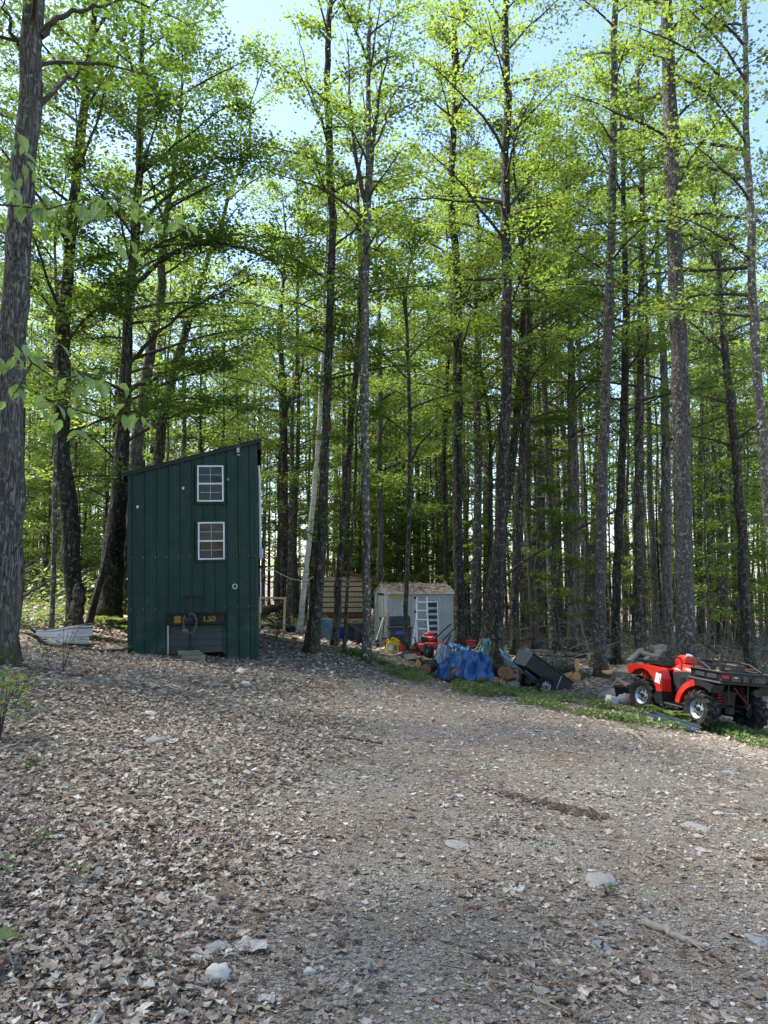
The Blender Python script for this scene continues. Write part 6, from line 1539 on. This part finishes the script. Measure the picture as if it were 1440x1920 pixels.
    for x in (.34, .6, .86, 1.1): fr.tube([(x, -.41, .962), (x, .41, .962)], .013, 6)
    fr.build('front_rack', M['black_steel'], T)
    bx((.72, 0, .935), (.72, .72, .03), 'rack_base', 'black_plastic', .01)
    MB().tube([(1.08, -.3, .62), (1.2, -.28, .6), (1.22, 0, .6), (1.2, .28, .6), (1.08, .3, .62)], .022, 8).tube([(1.05, -.2, .4), (1.2, -.18, .5), (1.22, 0, .5), (1.2, .18, .5), (1.05, .2, .4)], .018, 8).build('bumper', M['black_steel'], T)
    # cargo box
    hb = .55
    V = [(x, sy * y, z) for (z, q) in ((.80, 0), (.86, 1), (1.02, 2)) for x, y, sy in ((-.44, (.46, .54, .56)[q], 1), (-1.02 - (.0, .06, .08)[q], (.46, .54, .56)[q], 1), (-1.02 - (.0, .06, .08)[q], (.46, .54, .56)[q], -1), (-.44, (.46, .54, .56)[q], -1))]
    Fs = [(3, 2, 1, 0)] + [(4 * k + i, 4 * k + (i + 1) % 4, 4 * k + 4 + (i + 1) % 4, 4 * k + 4 + i) for k in range(2) for i in range(4)]
    MB().add(V, Fs).box((-.76, 0, .835), (.6, 1.0, .02)).build('cargo_box', M['black_plastic'], T)
    for c, s in (((-.77, .56, 1.02), (.70, .045, .035)), ((-.77, -.56, 1.02), (.70, .045, .035)), ((-1.10, 0, 1.02), (.045, 1.075, .034)), ((-.43, 0, 1.02), (.045, 1.075, .034))): bx(c, s, 'box_rim', 'black_plastic', .012)
    for y0, y1 in ((-.36, -.06), (.02, .12), (.18, .36)): bx((-1.095, (y0 + y1) / 2, .925), (.012, y1 - y0, .10), 'tailgate_panel', 'dark_plastic', .004, (0, R(6), 0))
    bx((-1.105, -.14, .925), (.02, .10, .11), 'latch', 'black_plastic', .006)
    MB().box((-1.104, .27, .945), (.004, .08, .018), (0, R(6), 0)).build('badge', M['shed_grey'], T)
    for x0, x1 in ((-.55, -.75), (-.80, -1.0)): bx(((x0 + x1) / 2, .556, .935), (x0 - x1 + .0 if x0 > x1 else .2, .01, .075), 'side_panel_inset', 'dark_plastic', .004)
    bx((-.76, .545, .83), (.72, .09, .05), 'box_skirt', 'black_plastic', .02); bx((-.76, -.545, .83), (.72, .09, .05), 'box_skirt', 'black_plastic', .02)
    for sg in (1, -1):
        bx((-1.085, sg * .47, .945), (.05, .15, .095), 'tail_light', 'tail_red', .02); bx((-1.08, sg * .47, .878), (.045, .17, .035), 'light_surround', 'black_plastic', .01)
    rk = MB()
    for z, yy in ((1.17, .50),): rk.tube([(-.44, yy, 1.02), (-.42, yy, z), (-.42, -yy, z), (-.44, -yy, 1.02)], .016, 8)
    rk.tube([(-.42, .50, 1.17), (-.62, .52, 1.15), (-.85, .53, 1.04)], .016, 8).tube([(-.42, -.50, 1.17), (-.62, -.52, 1.15), (-.85, -.53, 1.04)], .016, 8)
    rk.build('rear_rack', M['black_steel'], T)
    MB().lathe([(0, 0), (.045, 0), (.05, .13), (.04, .135), (0, .13)], (-1.0, .45, 1.03), (0, 0, 1), 14).build('cup_holder', M['black_plastic'], T)
    # running gear
    MB().tube([(-.675, -.42, zc), (-.675, .42, zc)], .03, 10).box((-.675, 0, .31), (.24, .18, .2), None, 0, .04).build('rear_axle', M['black_steel'], T)
    MB().tube([(.675, -.42, zc), (.675, .42, zc)], .025, 8).box((.66, 0, .33), (.26, .2, .2), None, 0, .04).build('front_axle', M['black_steel'], T)
    for sg in (1, -1):
        MB().tube([(-.62, sg * .12, .33), (-.67, sg * .38, .24)], .022, 6).tube([(-.50, sg * .12, .33), (-.67, sg * .38, .25)], .02, 6).build('swing_arm', M['black_steel'], T)
        sh_ = MB().tube([(-.74, sg * .20, .80), (-.80, sg * .33, .34)], .02, 8).build('shock_absorber', M['black_steel'], T)
        a, b = np.array((-.745, sg * .215, .74)), np.array((-.795, sg * .315, .40)); d = (b - a) / np.linalg.norm(b - a); e1 = np.cross(d, (1, 0, 0)); e1 /= np.linalg.norm(e1); e2 = np.cross(d, e1)
        tt = np.linspace(0, 1, 90); hel = a + (b - a) * tt[:, None] + .045 * (np.cos(tt * 2 * pi * 7)[:, None] * e1 + np.sin(tt * 2 * pi * 7)[:, None] * e2)
        MB().tube(hel, .010, 5).build('spring', M['red_paint'], sh_, True)
    MB().lathe([(0, 0), (.07, 0), (.085, .03), (.085, .30), (.06, .34), (0, .34)], (-1.0, -.30, .68), (1, 0, 0), 16).build('muffler', M['black_steel'], T)
    MB().box((-1.0, 0, .42), (.24, .06, .05), None, 0, .01).tube([(-1.13, 0, .44), (-1.13, 0, .50)], .024, 8).build('tow_hitch', M['black_steel'], T)
    MB().box((-.3, 0, .5), (.9, .3, .4), None, 0, .05).build('engine', M['black_steel'], T)
    MB().tube([(-.9, -.2, .45), (-.95, .15, .75)], .018, 6).tube([(-.9, .2, .45), (-.9, .2, .80)], .018, 6).tube([(-.9, -.2, .45), (-.9, -.2, .80)], .018, 6).build('frame', M['black_steel'], T)
    for c in T.children:
        if not c.name.startswith('wheel'): c.scale = (1, 1, .88)
    cb = MB()
    for y in (.05, -.04, .09): cb.tube([(.26, y, 1.02), (.40, y * 2.2, .98), (.42, y * 2, .86), (.36, y, .78)], .007, 5)
    cb.build('cables', M['black_plastic'], T).scale = (1, 1, .88)
    MB().tube([(.16, .609, .50), (.21, .609, .70), (.25, .609, .84)], .006, 4).build('fender_seam', M['black_plastic'], T).scale = (1, 1, .88)
    W = lambda x, y, z: base + Q @ Vector((x, y, z))
    for i, (y, lab) in enumerate(((.28, 'short grey board sticking up in the cargo box nearest the left side'), (.12, 'short brown board lying second in the cargo box'), (-.1, 'flat dark board resting across the cargo box'))):
        o = MB().box((0, 0, 0), (.5, .10 if i < 2 else .3, .025), None, 0, .004).build('cargo_board', M['old_board' if i < 2 else 'red_brown']); o.location = W(-.72, y, .88 + .03 * i); o.rotation_euler = Euler((R(6), R(14 if i < 2 else 2), R(90) + A + .2 * i)); tag(o, lab, 'board')
    bx_ = MB().box((0, 0, .08), (.24, .2, .17), None, 0, .015).build('dark_box', M['black_plastic']); bx_.location = W(-.92, .1, .86); bx_.rotation_euler = rot; tag(bx_, 'small black box standing in the cargo box of the quad bike', 'box')
quad()
